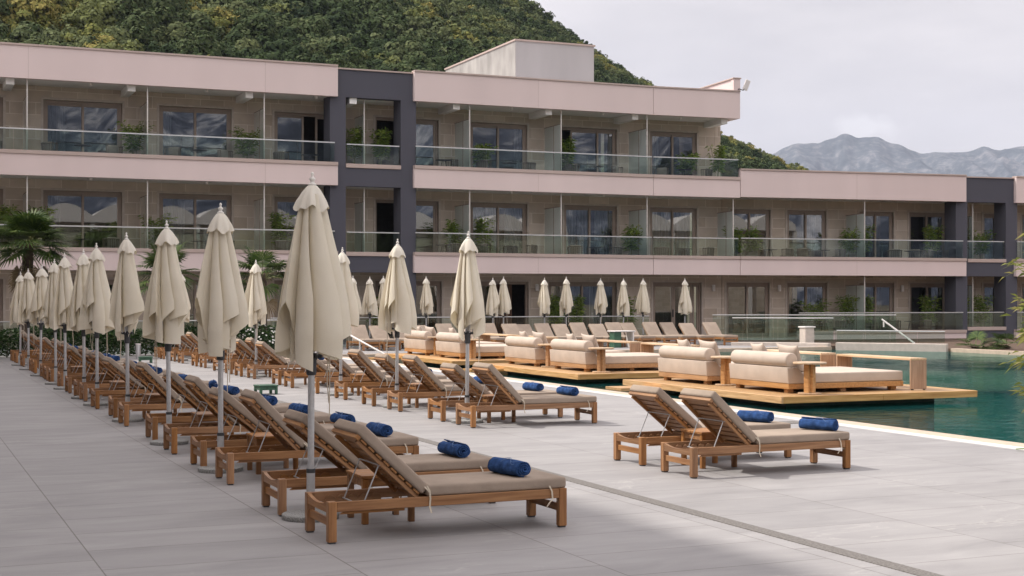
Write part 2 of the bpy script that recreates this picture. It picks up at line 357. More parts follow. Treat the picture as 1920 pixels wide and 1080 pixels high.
def water_mat():
    m = bpy.data.materials.new('pool_water'); m.use_nodes = True; t = m.node_tree; t.nodes.clear(); k = t.links.new
    o_ = N(t, 'ShaderNodeOutputMaterial')
    tcn = N(t, 'ShaderNodeTexCoord'); mpn = N(t, 'ShaderNodeMapping'); mpn.inputs['Scale'].default_value = (1, 1, 1)
    n1 = N(t, 'ShaderNodeTexNoise'); n1.inputs['Scale'].default_value = 2.4; n1.inputs['Detail'].default_value = 5; n1.inputs['Distortion'].default_value = .6
    bp = N(t, 'ShaderNodeBump'); bp.inputs['Strength'].default_value = .09; bp.inputs['Distance'].default_value = .12
    fr = N(t, 'ShaderNodeFresnel'); fr.inputs[0].default_value = 1.33
    mu = N(t, 'ShaderNodeMath', operation='MULTIPLY'); mu.inputs[1].default_value = .72
    gl = N(t, 'ShaderNodeBsdfGlossy'); gl.inputs['Roughness'].default_value = .03; gl.inputs[0].default_value = (.78, .90, .88, 1)
    tr = N(t, 'ShaderNodeBsdfTransparent'); tr.inputs[0].default_value = (.22, .62, .56, 1)
    di = N(t, 'ShaderNodeBsdfDiffuse'); di.inputs[0].default_value = (.013, .088, .086, 1)
    m1 = N(t, 'ShaderNodeMixShader'); m1.inputs[0].default_value = .32; ms = N(t, 'ShaderNodeMixShader')
    n3 = N(t, 'ShaderNodeTexNoise'); n3.inputs['Scale'].default_value = .22; n3.inputs['Detail'].default_value = 3; rp = N(t, 'ShaderNodeMapRange'); rp.inputs[1].default_value = .38; rp.inputs[2].default_value = .66; rp.inputs[3].default_value = .25; rp.inputs[4].default_value = 2.6
    mh = N(t, 'ShaderNodeMath', operation='MULTIPLY')
    k(tcn.outputs['Object'], mpn.inputs[0]); k(mpn.outputs[0], n1.inputs['Vector']); k(tcn.outputs['Object'], n3.inputs['Vector']); k(n3.outputs[0], rp.inputs[0]); k(n1.outputs[0], mh.inputs[0]); k(rp.outputs[0], mh.inputs[1]); k(mh.outputs[0], bp.inputs['Height'])
    k(bp.outputs[0], gl.inputs['Normal']); k(bp.outputs[0], fr.inputs['Normal']); k(fr.outputs[0], mu.inputs[0]); k(mu.outputs[0], ms.inputs[0])
    k(tr.outputs[0], m1.inputs[1]); k(di.outputs[0], m1.inputs[2]); k(m1.outputs[0], ms.inputs[1]); k(gl.outputs[0], ms.inputs[2]); k(ms.outputs[0], o_.inputs[0])
    return m
M['water'] = water_mat()
M['pool_tile'] = pm('green_pool_tile', (.05, .26, .23), .4, .25, 5)
M['ground'] = pm('dry_ground', (.16, .14, .09), .95, .3, .05, bump=.2)
M['hill'] = pm('hill_scrub', (.05, .058, .026), .95, col2=(.13, .115, .075), scale=.05, detail=8, lo=.4, hi=.7)

# ------------------------------------------------------------------ ground, deck, pool
def struct(o): o['kind'] = 'structure'; return o
def deckframe(o): o.rotation_euler = (0, 0, TH); return o
PU0, PU1, PV1 = 13.27, 36.0, 45.4          # water edges in deck axes
g = MB(); g.quad((-6500, -4500, -3.2), (6500, -4500, -3.2), (6500, 7000, -3.2), (-6500, 7000, -3.2)); struct(g.build('ground', M['ground']))
d = MB()
d.box(-40, 12.64, -60, 60, -.4, 0)
d.box(12.64, 33.2, PV1 + .28, 60, -.4, 0)
d.box(12.64, 60, -60, -30, -.4, 0)
struct(deckframe(d.build('pool_deck', M['tiles'])))
d = MB(); d.box(12.645, 12.955, -30, PV1 - .001, -.4, -.006); struct(deckframe(d.build('gravel_channel', M['white_gravel'])))
d = MB(); d.box(12.96, PU0, -30, PV1, -.4, .0)
d.box(12.64, 33.2, PV1 + .002, PV1 + .278, -.4, .0)
struct(deckframe(d.build('pool_coping', M['sand_coping'], bevel=.01)))
d = MB(); d.add([(36.05, -30, -.4), (36.4, -30, -.4), (36.4, 42.05, -.4), (36.05, 42.0, -.4), (36.05, -30, 0), (36.4, -30, 0), (36.4, 42.05, 0), (36.05, 42.0, 0)],
      [(0, 3, 2, 1), (4, 5, 6, 7), (0, 1, 5, 4), (1, 2, 6, 5), (2, 3, 7, 6), (3, 0, 4, 7)])
struct(deckframe(d.build('pool_edge', M['sand_coping'])))
d = MB(); d.quad((PU0 - .02, -30, -.13), (37.0, -30, -.13), (37.0, 46, -.13), (PU0 - .02, 46, -.13)); struct(deckframe(d.build('pool_water', M['water'])))
d = MB(); d.box(PU0, 37.2, -30, 46.2, -1.9, -1.6)
struct(deckframe(d.build('pool_floor', M['pool_tile'])))
d = MB(); d.box(6.27, 6.42, -40, 58, .001, .005); struct(deckframe(d.build('drain_channel', M['grate'])))
d = MB(); d.box(36.41, 60, -30, 60, -.5, -.03); d.box(33.21, 36.41, 46.9, 60, -.5, -.031); struct(deckframe(d.build('planting_soil', M['soil'])))
# skimmer cover by the pool edge
d = MB(); d.box(12.08, 12.45, 17.62, 17.98, .001, .008); o = deckframe(d.build('skimmer_cover', M['grate'], bevel=.003))
tag(o, 'small square grey skimmer lid set in the tiles beside the pool edge', 'drain cover')

# low walls at the far side of the pool
def wall_between(name, pts, th, z0, z1, mat, parent=None, bevel=0):
    m = MB(); n = len(pts); a = [Vector((p[0], p[1], 0)) for p in pts]; L_, R_ = [], []
    for i in range(n):
        dd = (a[min(i + 1, n - 1)] - a[max(i - 1, 0)]).normalized(); q = Vector((-dd.y, dd.x, 0)) * th / 2
        L_.append(a[i] + q); R_.append(a[i] - q)
    for i in range(n - 1):
        A, B, C_, D = L_[i], L_[i + 1], R_[i + 1], R_[i]
        m.add([(p.x, p.y, z) for z in (z0, z1) for p in (A, B, C_, D)], [(0, 3, 2, 1), (4, 5, 6, 7), (0, 1, 5, 4), (1, 2, 6, 5), (2, 3, 7, 6), (3, 0, 4, 7)])
    return m.build(name, mat, parent, bevel=bevel)
W0, W1 = (12.55, 54.9), (16.25, 53.1)
o = wall_between('low_wall', [W0, W1], .5, -.4, .16, M['cream_wall'], bevel=.01); tag(o, 'low white wall at the far right end of the pool, under the short glass fence', 'low wall')
o = wall_between('low_wall', [(8.7, 56.35), (10.5, 55.9), (12.28, 55.0)], .45, -.4, .13, M['cream_wall'], bevel=.01); tag(o, 'low grey wall at the far side of the pool, below the middle glass fence', 'low wall')

# ------------------------------------------------------------------ glass fences and hand rails
def glass_fence(pts, z0, z1, label, n=6, posts=True, capr=.02):
    root = empty('glass_fence', (pts[0][0], pts[0][1], z0), 0, label, 'glass fence')
    off = Vector((pts[0][0], pts[0][1], z0))
    def loc(o): o.location = -off; return o
    for i in range(len(pts) - 1):
        (xa, ya), (xb, yb) = pts[i], pts[i + 1]; ln = math.hypot(xb - xa, yb - ya)
        for j in range(n):
            f0, f1 = j / n + .012 / ln, (j + 1) / n - .012 / ln
            loc(wall_between('glass_panel', [(xa + (xb - xa) * f0, ya + (yb - ya) * f0), (xa + (xb - xa) * f1, ya + (yb - ya) * f1)], .016, z0 + .004, z1 - .03, M['rail_glass'], root))
    r = MB(); r.tube([(p[0], p[1], z1) for p in pts], capr, 8); loc(r.build('top_rail', M['rail'], root, smooth=True))
    return root
def P(u, v): q = uv(u, v); return (q.x, q.y)
glass_fence([P(12.9, 52.3), P(29.0, 52.3)], 0, 1.12, 'long glass fence behind the far row of taupe sun loungers', 12)
glass_fence([(8.85, 57.1), (10.6, 56.7), (12.7, 56.2)], .17, 1.08, 'glass fence with a white top rail over the low grey wall', 3)
glass_fence([(8.5, 60.3), (16.1, 59.6)], 0, 1.16, 'rear glass fence between the terrace doors and the grey wall', 6)
glass_fence([(12.55, 54.95), (16.2, 53.2)], .2, .62, 'short glass fence standing on the low white pool wall', 4)
def handrail(pts, r, label, posts):
    root = empty('handrail', pts[0], 0, label, 'handrail'); off = Vector(pts[0])
    m = MB(); m.tube(pts, r, 8); o = m.build('rail_tube', M['white'], root, smooth=True); o.location = -off
    for a, b in posts:
        m = MB(); m.tube([a, b], r * .8, 8); o = m.build('post', M['white'], root, smooth=True); o.location = -off
    return root
handrail([(14.35, 55.2, 1.05), (15.45, 54.6, .14), (15.5, 54.55, -.1)], .035, 'white sloping handrail above the low white pool wall', [((14.42, 55.17, 1.0), (14.42, 55.17, .75))])
handrail([(-5.72, 47.3, -.2), (-5.72, 47.3, .66), (-5.55, 47.2, .74), (-4.1, 45.9, .05), (-4.05, 45.8, -.3)], .03, 'white handrail sloping into the far left corner of the pool', [((-5.0, 46.7, .47), (-5.0, 46.7, -.3))])
root = empty('white_cabinet', (11.65, 56.2, 0), TH, 'white pedestal cabinet with a flat top behind the middle glass fence', 'cabinet')
m = MB(); m.box(-.21, .21, -.2, .2, 0, .70); m.build('cabinet_body', M['cream_wall'], root, bevel=.01)
m = MB(); m.box(-.25, .25, -.24, .24, .702, .76); m.build('cabinet_top', M['white'], root, bevel=.01)

# ------------------------------------------------------------------ the hotel
HOTEL = empty('hotel_building', (0, 0, 0), 0, 'three storey pink and stone hotel with glass balconies and slate portal frames', 'hotel')
thA, thB, thC = R(23.3), R(18.5), R(16)
PA = Vector((6.26, 63.0, 0)); PB = Vector((10.3287, 64.3614, 0))
SEC = {'A': (PA, thA), 'B': (PA, thB), 'C': (PB, thC)}
def sec(o, s):
    p, th = SEC[s]; o.location = p; o.rotation_euler = (0, 0, th); return o
def part(mb, name, mat, s, bevel=0, parent=HOTEL, **kw):
    o = mb.build(name, mat, parent, bevel=bevel, **kw)
    return sec(o, s) if parent is HOTEL else o
DEP = 2.1
ZR, ZF3 = 11.25, 10.0                # roof parapet, its underside
S2T, S2B, S1T, S1B = 7.35, 6.42, 3.77, 2.92
FL2, FL1, FL0 = 6.98, 3.40, .05
G0 = .37
def band(s, t0, t1, z0, z1, coping=True, th=.28, y0=0.0, name='parapet'):
    m = MB(); m.box(t0, t1, y0, y0 + th, z0, z1 - (.14 if coping else 0)); part(m, name, M['fascia'], s)
    if coping:
        m = MB(); m.box(t0, t1, y0 - .05, y0 + th + .05, z1 - .138, z1); part(m, 'coping', M['coping'], s, bevel=.003)
def roofband(s, t0, t1, z0, z1, y0=0.0):
    m = MB(); m.box(t0, t1, y0, y0 + .28, z0, z1 - .05); part(m, 'roof_parapet', M['fascia'], s)
    m = MB(); m.box(t0, t1, y0 - .05, y0 + .34, z1 - .048, z1 + .02); part(m, 'coping', M['coping'], s, bevel=.003)
A0 = -36.0
roofband('A', A0, -14.45, ZF3, ZR); roofband('A', -11.19, -.008, ZF3, ZR); roofband('B', .012, 4.285, ZF3, ZR)
band('A', A0, -14.45, S2B, S2T); band('A', -11.19, -.008, S2B, S2T); band('B', .012, 4.28, S2B, S2T)
band('A', A0, -14.45, S1B, S1T); band('A', -11.19, -.008, S1B, S1T); band('B', .012, 4.28, S1B, S1T); band('C', .012, 11.72, S1B, S1T)
roofband('C', .02, 11.72, 6.46, 7.72)
band('C', 3.0, 11.72, -.6, G0); band('C', 14.47, 24, -.6, G0)
roofband('C', 14.47, 24, 6.46, 7.72); band('C', 14.47, 24, S1B, S1T)
# end wall of the top storey: parapet return, higher than the front
m = MB(); m.box(4.0, 4.28, .29, 9.0, ZF3 + .1, 11.78); m.box(3.97, 4.3, .02, .29, 11.27, 11.79); part(m, 'parapet_return', M['fascia'], 'B')
m = MB(); m.box(3.93, 4.34, -.02, 9.05, 11.792, 11.85); part(m, 'coping', M['coping'], 'B', bevel=.008)
m = MB(); m.box(4.0, 4.28, .285, 2.2, ZF3 - .002, ZF3 + .098); part(m, 'parapet_return', M['fascia'], 'B')
# slabs, ceilings and balcony floors, flat roofs
def slab(s, t0, t1, z0, z1, mat='soffit', y0=.9, y1=DEP + 9):
    m = MB(); m.box(t0, t1, y0, y1, z0, z1); part(m, 'floor_slab', M[mat], s)
for s, t0, t1, y_ in (('A', A0, -14.73, .29), ('A', -14.725, -11.045, 1.2), ('A', -11.04, -.03, .29), ('B', .0, 4.25, .29)):
    slab(s, t0, t1, ZF3 + .04, ZF3 + .35, y0=y_); slab(s, t0, t1, S2B + .03, FL2 - .05, y0=y_); slab(s, t0, t1, S1B + .03, FL1 - .05, y0=y_)
    for z in (FL2, FL1): 
        m = MB(); m.box(t0, t1, y_, DEP + .2, z - .048, z); part(m, 'balcony_floor', M['floor'], s)
for a_, b_, y_ in ((0, 11.27, .29), (11.275, 14.665, 1.2), (14.67, 24, .29)):
    slab('C', a_, b_, 6.5, 7.0, y0=y_); slab('C', a_, b_, S1B + .03, FL1 - .05, y0=y_)
m = MB(); m.box(0, 24, 1.2, DEP + .2, FL1 - .048, FL1); m.box(0, 24, .3, DEP + .2, -.5, FL0 - .04); part(m, 'balcony_floor', M['floor'], 'C')

# stone walls with door openings
def holed_wall(s, t0, t1, z0, z1, holes, th=.3, y0=DEP, name='stone_wall'):
    m = MB(); hs = sorted(holes); c = t0
    for a, b, za, zb in hs:
        if a > c: m.box(c, a, y0, y0 + th, z0, z1)
        if za > z0: m.box(a, b, y0, y0 + th, z0, za)
        if zb < z1: m.box(a, b, y0, y0 + th, zb, z1)
        c = b
    if c < t1: m.box(c, t1, y0, y0 + th, z0, z1)
    part(m, name, M['stone'], s)
# openings: (t0, t1, kind); kinds say what is seen behind the glass
TOP_A = [(-34.2, -31.4, 'refl'), (-29.9, -27.02, 'refl'), (-25.6, -22.6, 'refl'), (-21.21, -18.28, 'refl'), (-16.56, -13.6, 'open_mid'), (-12.22, -9.34, 'open_left'), (-7.9, -5.17, 'refl_cut'), (-3.6, -.71, 'open_left2')]
TOP_B = [(.75, 3.16, 'refl')]
MID_A = [(-34.2, -31.4, 'refl'), (-29.9, -27.02, 'refl'), (-25.6, -22.6, 'refl'), (-21.21, -18.28, 'refl'), (-16.56, -13.6, 'refl'), (-12.22, -9.34, 'open_left'), (-7.9, -5.17, 'sheer'), (-3.4, -.71, 'sheer')]
MID_B = [(.75, 3.16, 'sheer')]
MID_C = [(.45, 2.55, 'brown'), (3.38, 5.48, 'grey'), (7.2, 9.1, 'brown'), (9.91, 12.01, 'grey'), (14.05, 15.6, 'brown'), (16.25, 18.6, 'sheer')]
LOW_A = [(-34.2, -31.4, 'refl'), (-29.9, -27.02, 'refl'), (-25.6, -22.6, 'refl'), (-21.21, -18.28, 'refl'), (-16.56, -13.6, 'refl'), (-12.22, -9.2, 'grey'), (-7.9, -5.1, 'open_brown'), (-4.15, -.71, 'sheer')]
LOW_B = [(.9, 3.4, 'door')]
LOW_C = [(.25, 2.5, 'brown'), (3.38, 5.52, 'grey'), (7.2, 9.12, 'brown'), (9.95, 12.05, 'grey'), (14.05, 15.6, 'brown'), (16.25, 18.6, 'sheer')]
H2, H1, H0 = 9.55, 6.06, 2.62
def holes(lst, fl, top): return [(a, b, fl, top) for a, b, k in lst]
holed_wall('A', A0, .22, FL2, ZF3 + .04, holes(TOP_A, FL2, H2)); holed_wall('B', .0, 4.05, FL2, ZF3 + .04, holes(TOP_B, FL2, H2))
holed_wall('A', A0, .22, FL1, S2B + .03, holes(MID_A, FL1, H1)); holed_wall('B', .0, 4.42, FL1, S2B + .03, holes(MID_B, FL1, H1))
holed_wall('C', .06, 24, FL1, 6.5, holes(MID_C, FL1, H1))
holed_wall('A', A0, .22, -.4, S1B + .03, holes(LOW_A, FL0, H0)); holed_wall('B', .0, 4.42, -.4, S1B + .03, holes(LOW_B, FL0, H0))
holed_wall('C', .06, 24, -.4, S1B + .03, holes(LOW_C, FL0, H0))
m = MB(); m.box(4.06, 4.36, DEP + .0, 9.2, FL2, ZF3 + .04); part(m, 'stone_wall', M['stone'], 'B')     # gable end of the top storey
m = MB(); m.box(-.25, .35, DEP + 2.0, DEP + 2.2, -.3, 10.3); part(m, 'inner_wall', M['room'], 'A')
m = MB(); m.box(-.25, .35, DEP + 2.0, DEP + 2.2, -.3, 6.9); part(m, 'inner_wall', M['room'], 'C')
for za, zb in ((ZF3 + .036, ZF3 + .34), (S2B + .026, FL2 - .004), (S1B + .026, FL1 - .004)):
    m = MB(); m.box(-.028, .24, .29, DEP + 2, za, zb); part(m, 'floor_slab', M['soffit'], 'A')
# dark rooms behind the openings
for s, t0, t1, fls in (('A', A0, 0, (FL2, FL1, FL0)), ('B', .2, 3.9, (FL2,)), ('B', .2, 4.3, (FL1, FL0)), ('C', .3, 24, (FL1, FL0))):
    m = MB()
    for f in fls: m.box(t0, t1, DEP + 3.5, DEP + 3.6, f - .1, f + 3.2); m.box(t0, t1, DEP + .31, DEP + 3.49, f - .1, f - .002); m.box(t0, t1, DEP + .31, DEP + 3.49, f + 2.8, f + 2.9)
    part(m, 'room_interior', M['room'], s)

def wave_sheet(m, t0, t1, y, z0, z1, amp=.05, step=.16):
    n = max(4, int((t1 - t0) / (step / 4))); xs = [t0 + (t1 - t0) * i / n for i in range(n + 1)]
    ph = random.random() * 6
    vs = []
    for z in (z0, z1):
        for x in xs: vs.append((x, y + amp * math.sin(ph + x / step * 2 * math.pi + .7 * math.sin(x * 5)), z))
    m.add(vs, [(i, i + 1, i + n + 2, i + n + 1) for i in range(n)])
def window(s, t0, t1, zf, zt, kind):
    """sliding door unit: trim round the opening, taupe frame, panes, curtains"""
    o_ = MB(); y = DEP
    e = .07
    o_.box(t0 - e, t0 + .02, y - .035, y + .06, zf, zt + e); o_.box(t1 - .02, t1 + e, y - .035, y + .06, zf, zt + e); o_.box(t0 + .021, t1 - .021, y - .033, y + .06, zt - .02, zt + e)
    w = part(o_, 'window', M['trim'], s)
    f = MB(); yf = y + .10; mid = (t0 + t1) / 2; w_ = t1 - t0
    a, b = t0 + .022, t1 - .022
    f.box(a, a + .09, yf, yf + .1, zf, zt - .022); f.box(b - .09, b, yf, yf + .1, zf, zt - .022); f.box(a + .091, b - .091, yf, yf + .1, zt - .14, zt - .022); f.box(a + .091, b - .091, yf, yf + .1, zf, zf + .09)
    i0, i1 = a + .09, b - .09
    panes = []
    z0_, z1_ = zf + .09, zt - .14
    def sash(x0, x1, yy):
        st = .085
        f.box(x0, x0 + st, yy, yy + .05, z0_, z1_); f.box(x1 - st, x1, yy, yy + .05, z0_, z1_)
        f.box(x0 + st + .001, x1 - st - .001, yy, yy + .05, z1_ - .08, z1_ - .001); f.box(x0 + st + .001, x1 - st - .001, yy, yy + .05, z0_ + .001, z0_ + .09)
        panes.append((x0 + st - .01, x1 - st + .01, yy + .02))
    if kind == 'open_left': sash(mid - .05, i1, yf + .045); sash(mid + w_ * .08, i1 - .02, yf - .008)
    elif kind == 'open_left2': sash(i0 + w_ * .17, i0 + w_ * .70, yf + .045); sash(i0 + w_ * .62, i1, yf - .008)
    elif kind == 'open_mid': sash(i0, mid - .18, yf + .045); sash(mid + .3, i1, yf - .008)
    elif kind == 'open_brown': sash(i0, mid - .2, yf + .045)
    elif kind == 'door':
        sash(i0, i0 + w_ * .40, yf + .045); sash(i0 + w_ * .40 + .01, i0 + w_ * .78, yf + .045); sash(i0 + w_ * .79, i1, yf + .045)
    else: sash(i0, mid + .04, yf + .045); sash(mid - .04, i1, yf - .008)
    sec_f = f.build('frame', M['frame'], w)
    p = MB()
    for x0, x1, yy in panes: p.quad((x0, yy, z0_ + .07), (x1, yy, z0_ + .07), (x1, yy, z1_ - .06), (x0, yy, z1_ - .06))
    p.build('pane', M['pane'], w)
    c = MB(); yc = y + .5
    if kind == 'refl':
        wave_sheet(c, i0, i0 + w_ * random.uniform(.15, .35), yc, zf, zt - .05); mat = 'curtain_grey'
    elif kind == 'refl_cut': wave_sheet(c, i1 - w_ * .12, i1, yc, zf, zt); mat = 'curtain_grey'
    elif kind == 'sheer':
        wave_sheet(c, i0, i0 + w_ * .28, yc, zf, zt); wave_sheet(c, i1 - w_ * .3, i1, yc, zf, zt); wave_sheet(c, mid - .35, mid + .25, yc + .15, zf, zt); mat = 'curtain_white'
    elif kind == 'grey': wave_sheet(c, mid + .05, i1 - w_ * .1, yc, zf, zt, .04, .1); wave_sheet(c, i0, i0 + w_ * .18, yc + .1, zf, zt); mat = 'curtain_grey'
    elif kind in ('brown', 'open_brown'): wave_sheet(c, mid, mid + w_ * .28, yc, zf, zt, .07, .2); wave_sheet(c, i0, i0 + w_ * .12, yc, zf, zt, .06, .2); mat = 'curtain_brown'
    else: mat = None
    if mat: c.build('curtain', M[mat], w)
    if kind == 'door':
        h = MB(); x = i0 + w_ * .40; h.box(x - .05, x - .005, yf - .01, yf + .043, zf + .95, zf + 1.3); h.build('handle', M['black_metal'], w)
for s, lst, fl, tp in (('A', TOP_A, FL2, H2), ('B', TOP_B, FL2, H2), ('A', MID_A, FL1, H1), ('B', MID_B, FL1, H1), ('C', MID_C, FL1, H1), ('A', LOW_A, FL0, H0), ('B', LOW_B, FL0, H0), ('C', LOW_C, FL0, H0)):
    for a, b, k_ in lst: window(s, a, b, fl, tp, k_)

# slate portal frames
def portal(s, t0, t1, w, top, ztop_open, bands, dy=.2):
    m = MB()
    m.box(t0, t0 + w, dy, dy + .95, -.6, top); m.box(t1 - w, t1, dy, dy + .95, -.6, top)
    m.box(t0 + w, t1 - w, dy, dy + .4, ztop_open, top)
    for za, zb in bands: m.box(t0 + w, t1 - w, dy + .004, dy + .4, za, zb)
    part(m, 'portal_frame', M['portal'], s)
    m = MB(); m.box(t0 - .05, t1 + .05, dy - .06, dy + 1.0, top + .002, top + .06); part(m, 'coping', M['coping'], s)
    for za, zb in bands:
        m = MB(); m.box(t0 + w + .002, t1 - w - .002, dy - .05, dy + .5, zb + .002, zb + .17); part(m, 'coping', M['coping'], s, bevel=.01)
portal('A', -14.72, -11.05, .66, 11.13, ZF3 + .02, [(S2B, 7.16), (S1B, 3.58)])
portal('C', 11.28, 14.66, .63, 7.62, 6.46, [(S1B, 3.58), (-.6, .33)])
# lean glass screens between balconies, each with a full height post
def screen(s, t, zf, ztop, y1=DEP - .02, yp=.31):
    if abs(t + 13.12) < .01 or abs(t - 12.56) < .01: yp = .72
    m = MB(); m.box(t - .022, t + .022, yp, yp + .05, zf + .002, ztop); w = part(m, 'privacy_screen', M['post'], s)
    m = MB(); h = zf + 2.42
    m.box(t - .008, t + .008, yp + .06, 1.05, zf + .02, h); m.box(t - .008, t + .008, 1.09, y1 - .05, zf + .02, h); m.build('frosted_panel', M['frosted'], w)
    m = MB(); m.box(t - .016, t + .016, 1.05, 1.09, zf, h + .03); m.box(t - .016, t + .016, yp + .055, 1.048, h + .002, h + .03); m.box(t - .016, t + .016, 1.092, y1, h + .002, h + .03); m.build('screen_frame', M['frame'], w)
DIV_A = [-30.8, -26.31, -21.92, -17.38, -13.12, -8.62, -4.36, -.14]
for t in DIV_A:
    screen('A', t, FL2, ZF3 + .03); screen('A', t, FL1, S2B + .02)
screen('C', -.2, FL1, S2B + .02)
for t in (6.49, 12.56, 17.5): screen('C', t, FL1, 6.49); screen('C', t, FL0, S1B + .02)
# ceiling beams beside the screens, down lights
for s, ts, z in (('A', [t - .75 for t in DIV_A], ZF3), ('B', [3.5], ZF3)):
    for t in ts:
        m = MB(); m.box(t, t + .3, .3, DEP - .002, z - .22, z + .038); part(m, 'ceiling_beam', M['soffit'], s)
lights = [('A', t, ZF3 + .035) for t in (-28.2, -24.0, -19.6, -15.2, -10.9, -6.6, -2.2)] + [('B', 1.6, ZF3 + .035)] + [('A', t, S2B + .025) for t in (-24, -19.6, -10.9, -6.6, -2.2)]
for s, t, z in lights:
    m = MB(); m.lathe([(.05, -.1), (.055, -.09), (.055, 0)], 10, (t, .55, z)); part(m, 'down_light', M['white'], s, smooth=True)
# balustrades
def balustrade(s, t0, t1, z0, z1, y=.12, ret=False):
    m = MB(); n = max(1, round((t1 - t0) / 1.5)); w = (t1 - t0) / n
    for i in range(n): m.box(t0 + i * w + .008, t0 + (i + 1) * w - .008, y, y + .016, z0 + .002, z1 - .03)
    if ret: m.box(t1 - .018, t1 - .002, y + .02, y + 1.8, z0, z1 - .03)
    b = part(m, 'balustrade', M['rail_glass'], s)
    m = MB(); m.box(t0, t1, y - .022, y + .038, z1 - .028, z1 + .018)
    if ret: m.box(t1 - .04, t1 + .02, y + .04, y + 1.8, z1 - .028, z1 + .018)
    m.build('top_rail', M['rail'], b)
for z0, z1 in ((S2T, 8.15), (S1T, 4.58)):
    balustrade('A', A0, -14.55, z0, z1); balustrade('A', -14.0, -11.75, z0 - .02, z1 - .02, .3); balustrade('A', -11.1, -.02, z0, z1)
balustrade('B', .06, 4.25, S2T, 8.15, ret=True); balustrade('B', .06, 4.25, S1T, 4.58)
balustrade('C', .1, 11.62, S1T, 4.6); balustrade('C', 11.93, 14.0, S1T - .02, 4.6, .3); balustrade('C', 14.6, 24, S1T, 4.6)
balustrade('C', 3.0, 11.62, G0, 1.2); balustrade('C', 11.93, 14.0, G0 + .14, 1.2, .3); balustrade('C', 14.6, 24, G0, 1.2)
# stair tower on the roof
cx, cy = (967 - 960) / FPX * 66.0, 66.0
tw = empty('stair_tower', (0, 0, 0)); tw.parent = HOTEL
def towerbox(x0, x1, y0, y1, z0, z1, name, mat):
    m = MB(); m.box(x0, x1, y0, y1, z0, z1); o = m.build(name, mat, tw); o.location = (cx, cy, 0); o.rotation_euler = (0, 0, R(23.3)); return o
towerbox(0, 4.05, 0, 9.2, 10.4, 13.82, 'tower_wall', M['tower']); towerbox(-.012, -.002, .0, 9.2, 10.4, 13.81, 'side_wall', M['tower_rough'])
towerbox(-.06, 4.1, -.06, 9.25, 13.822, 13.9, 'tower_coping', M['coping'])
# roof membrane and the block behind
m = MB(); m.box(A0, 0, .3, 14, 10.42, 10.5); part(m, 'flat_roof', M['tower'], 'A'); m = MB(); m.box(.05, 3.98, .3, 9, 10.42, 10.5); part(m, 'flat_roof', M['tower'], 'B')
m = MB(); m.box(4.4, 24, .3, 9, 7.02, 7.1); part(m, 'flat_roof', M['tower'], 'C')
for s_, t_ in (('A', -.45), ('B', 3.95), ('A', -4.75), ('A', -8.4), ('C', 2.95), ('C', 9.5)):
    m = MB(); m.lathe([(.075, -.16), (.08, -.15), (.08, .12), (.05, .15), (0, .15)], 12, (t_, DEP - .11, 2.35)); m.box(t_ - .03, t_ + .03, DEP - .05, DEP + .01, 2.3, 2.4); part(m, 'wall_lamp', M['white'], s_)
for s_, t_, za, zb in (('A', -17.42, ZF3, ZR - .06), ('A', -26.3, ZF3, ZR - .06), ('A', -5.6, ZF3, ZR - .06), ('A', -17.42, S2B, S2T - .15), ('A', -5.6, S2B, S2T - .15), ('A', -17.42, S1B, S1T - .15), ('A', -5.6, S1B, S1T - .15), ('C', 5.9, 6.46, 7.66), ('C', 5.9, S1B, S1T - .15)):
    m = MB(); m.box(t_, t_ + .012, -.002, .02, za + .002, zb); part(m, 'render_joint', M['coping'], s_)
# flood light on the parapet corner
fl = empty('flood_light', (0, 0, 0), 0, 'white flood light bracketed to the roof parapet corner', 'flood light')
sec(fl, 'B'); m = MB(); m.box(-.02, .02, -.12, .02, -.02, .02); m.tube([(0, -.1, 0), (.16, -.14, -.06), (.3, -.14, .12)], .022, 6); m.build('bracket', M['dark_metal'], fl)
m = MB(); m.box(-.12, .12, -.03, .03, -.24, .24); o = m.build('lamp_head', M['white'], fl, bevel=.015); o.location = (.32, -.16, .18); o.rotation_euler = (R(10), R(18), 0)
fl.location = SEC['B'][0] + Matrix.Rotation(thB, 3, 'Z') @ Vector((4.2, 0, 11.32))

# ------------------------------------------------------------------ out of view: added wing that shades the deck, pavilion behind the viewer
wing = empty('shading_wing', uv(-2.6, 0), TH, 'unseen pale hotel wing added to shade the left side of the sun deck', 'hotel wing')  # unseen block, added to cast the shade over the left lounger row
m = MB(); m.box(-14, 0, -14, 51, -.2, 12.0); m.build('wing_wall', M['white'], wing)  # white so that it bounces light back onto the shaded row
m = MB(); m.box(-14.1, .06, -14.1, 51.1, 12.002, 12.15); m.build('roof_coping', M['coping'], wing)
m = MB()
for f in range(3):
    for i in range(14): m.box(.004, .03, -11 + i * 4.4, -8.6 + i * 4.4, .3 + f * 3.6, 2.7 + f * 3.6)
m.build('window_row', M['room'], wing)
pav = empty('arched_pavilion', uv(24, -42), TH, 'cream pavilion with a row of arched vaults facing the hotel', 'pavilion')
m = MB(); nb = 18
for i in range(nb):
    x0 = -50 + i * 5.6; pts = [(x0, 10.0), (x0 + 5.6, 10.0)] + [(x0 + 5.6 * (1 - k / 10), 10.7 + 1.3 * math.sin(math.pi * k / 10)) for k in range(11)]
    m.prism(pts, -6, 0)
m.build('vault', M['white'], pav)
m = MB(); m.box(-50, 50.6, -6, -.6, 0, 9.99); m.build('pavilion_wall', M['stone'], pav)
m = MB()
for i in range(nb + 1): m.box(-50.2 + i * 5.6, -49.8 + i * 5.6, -.5, -.1, 0, 9.99)
m.build('pavilion_post', M['white'], pav)

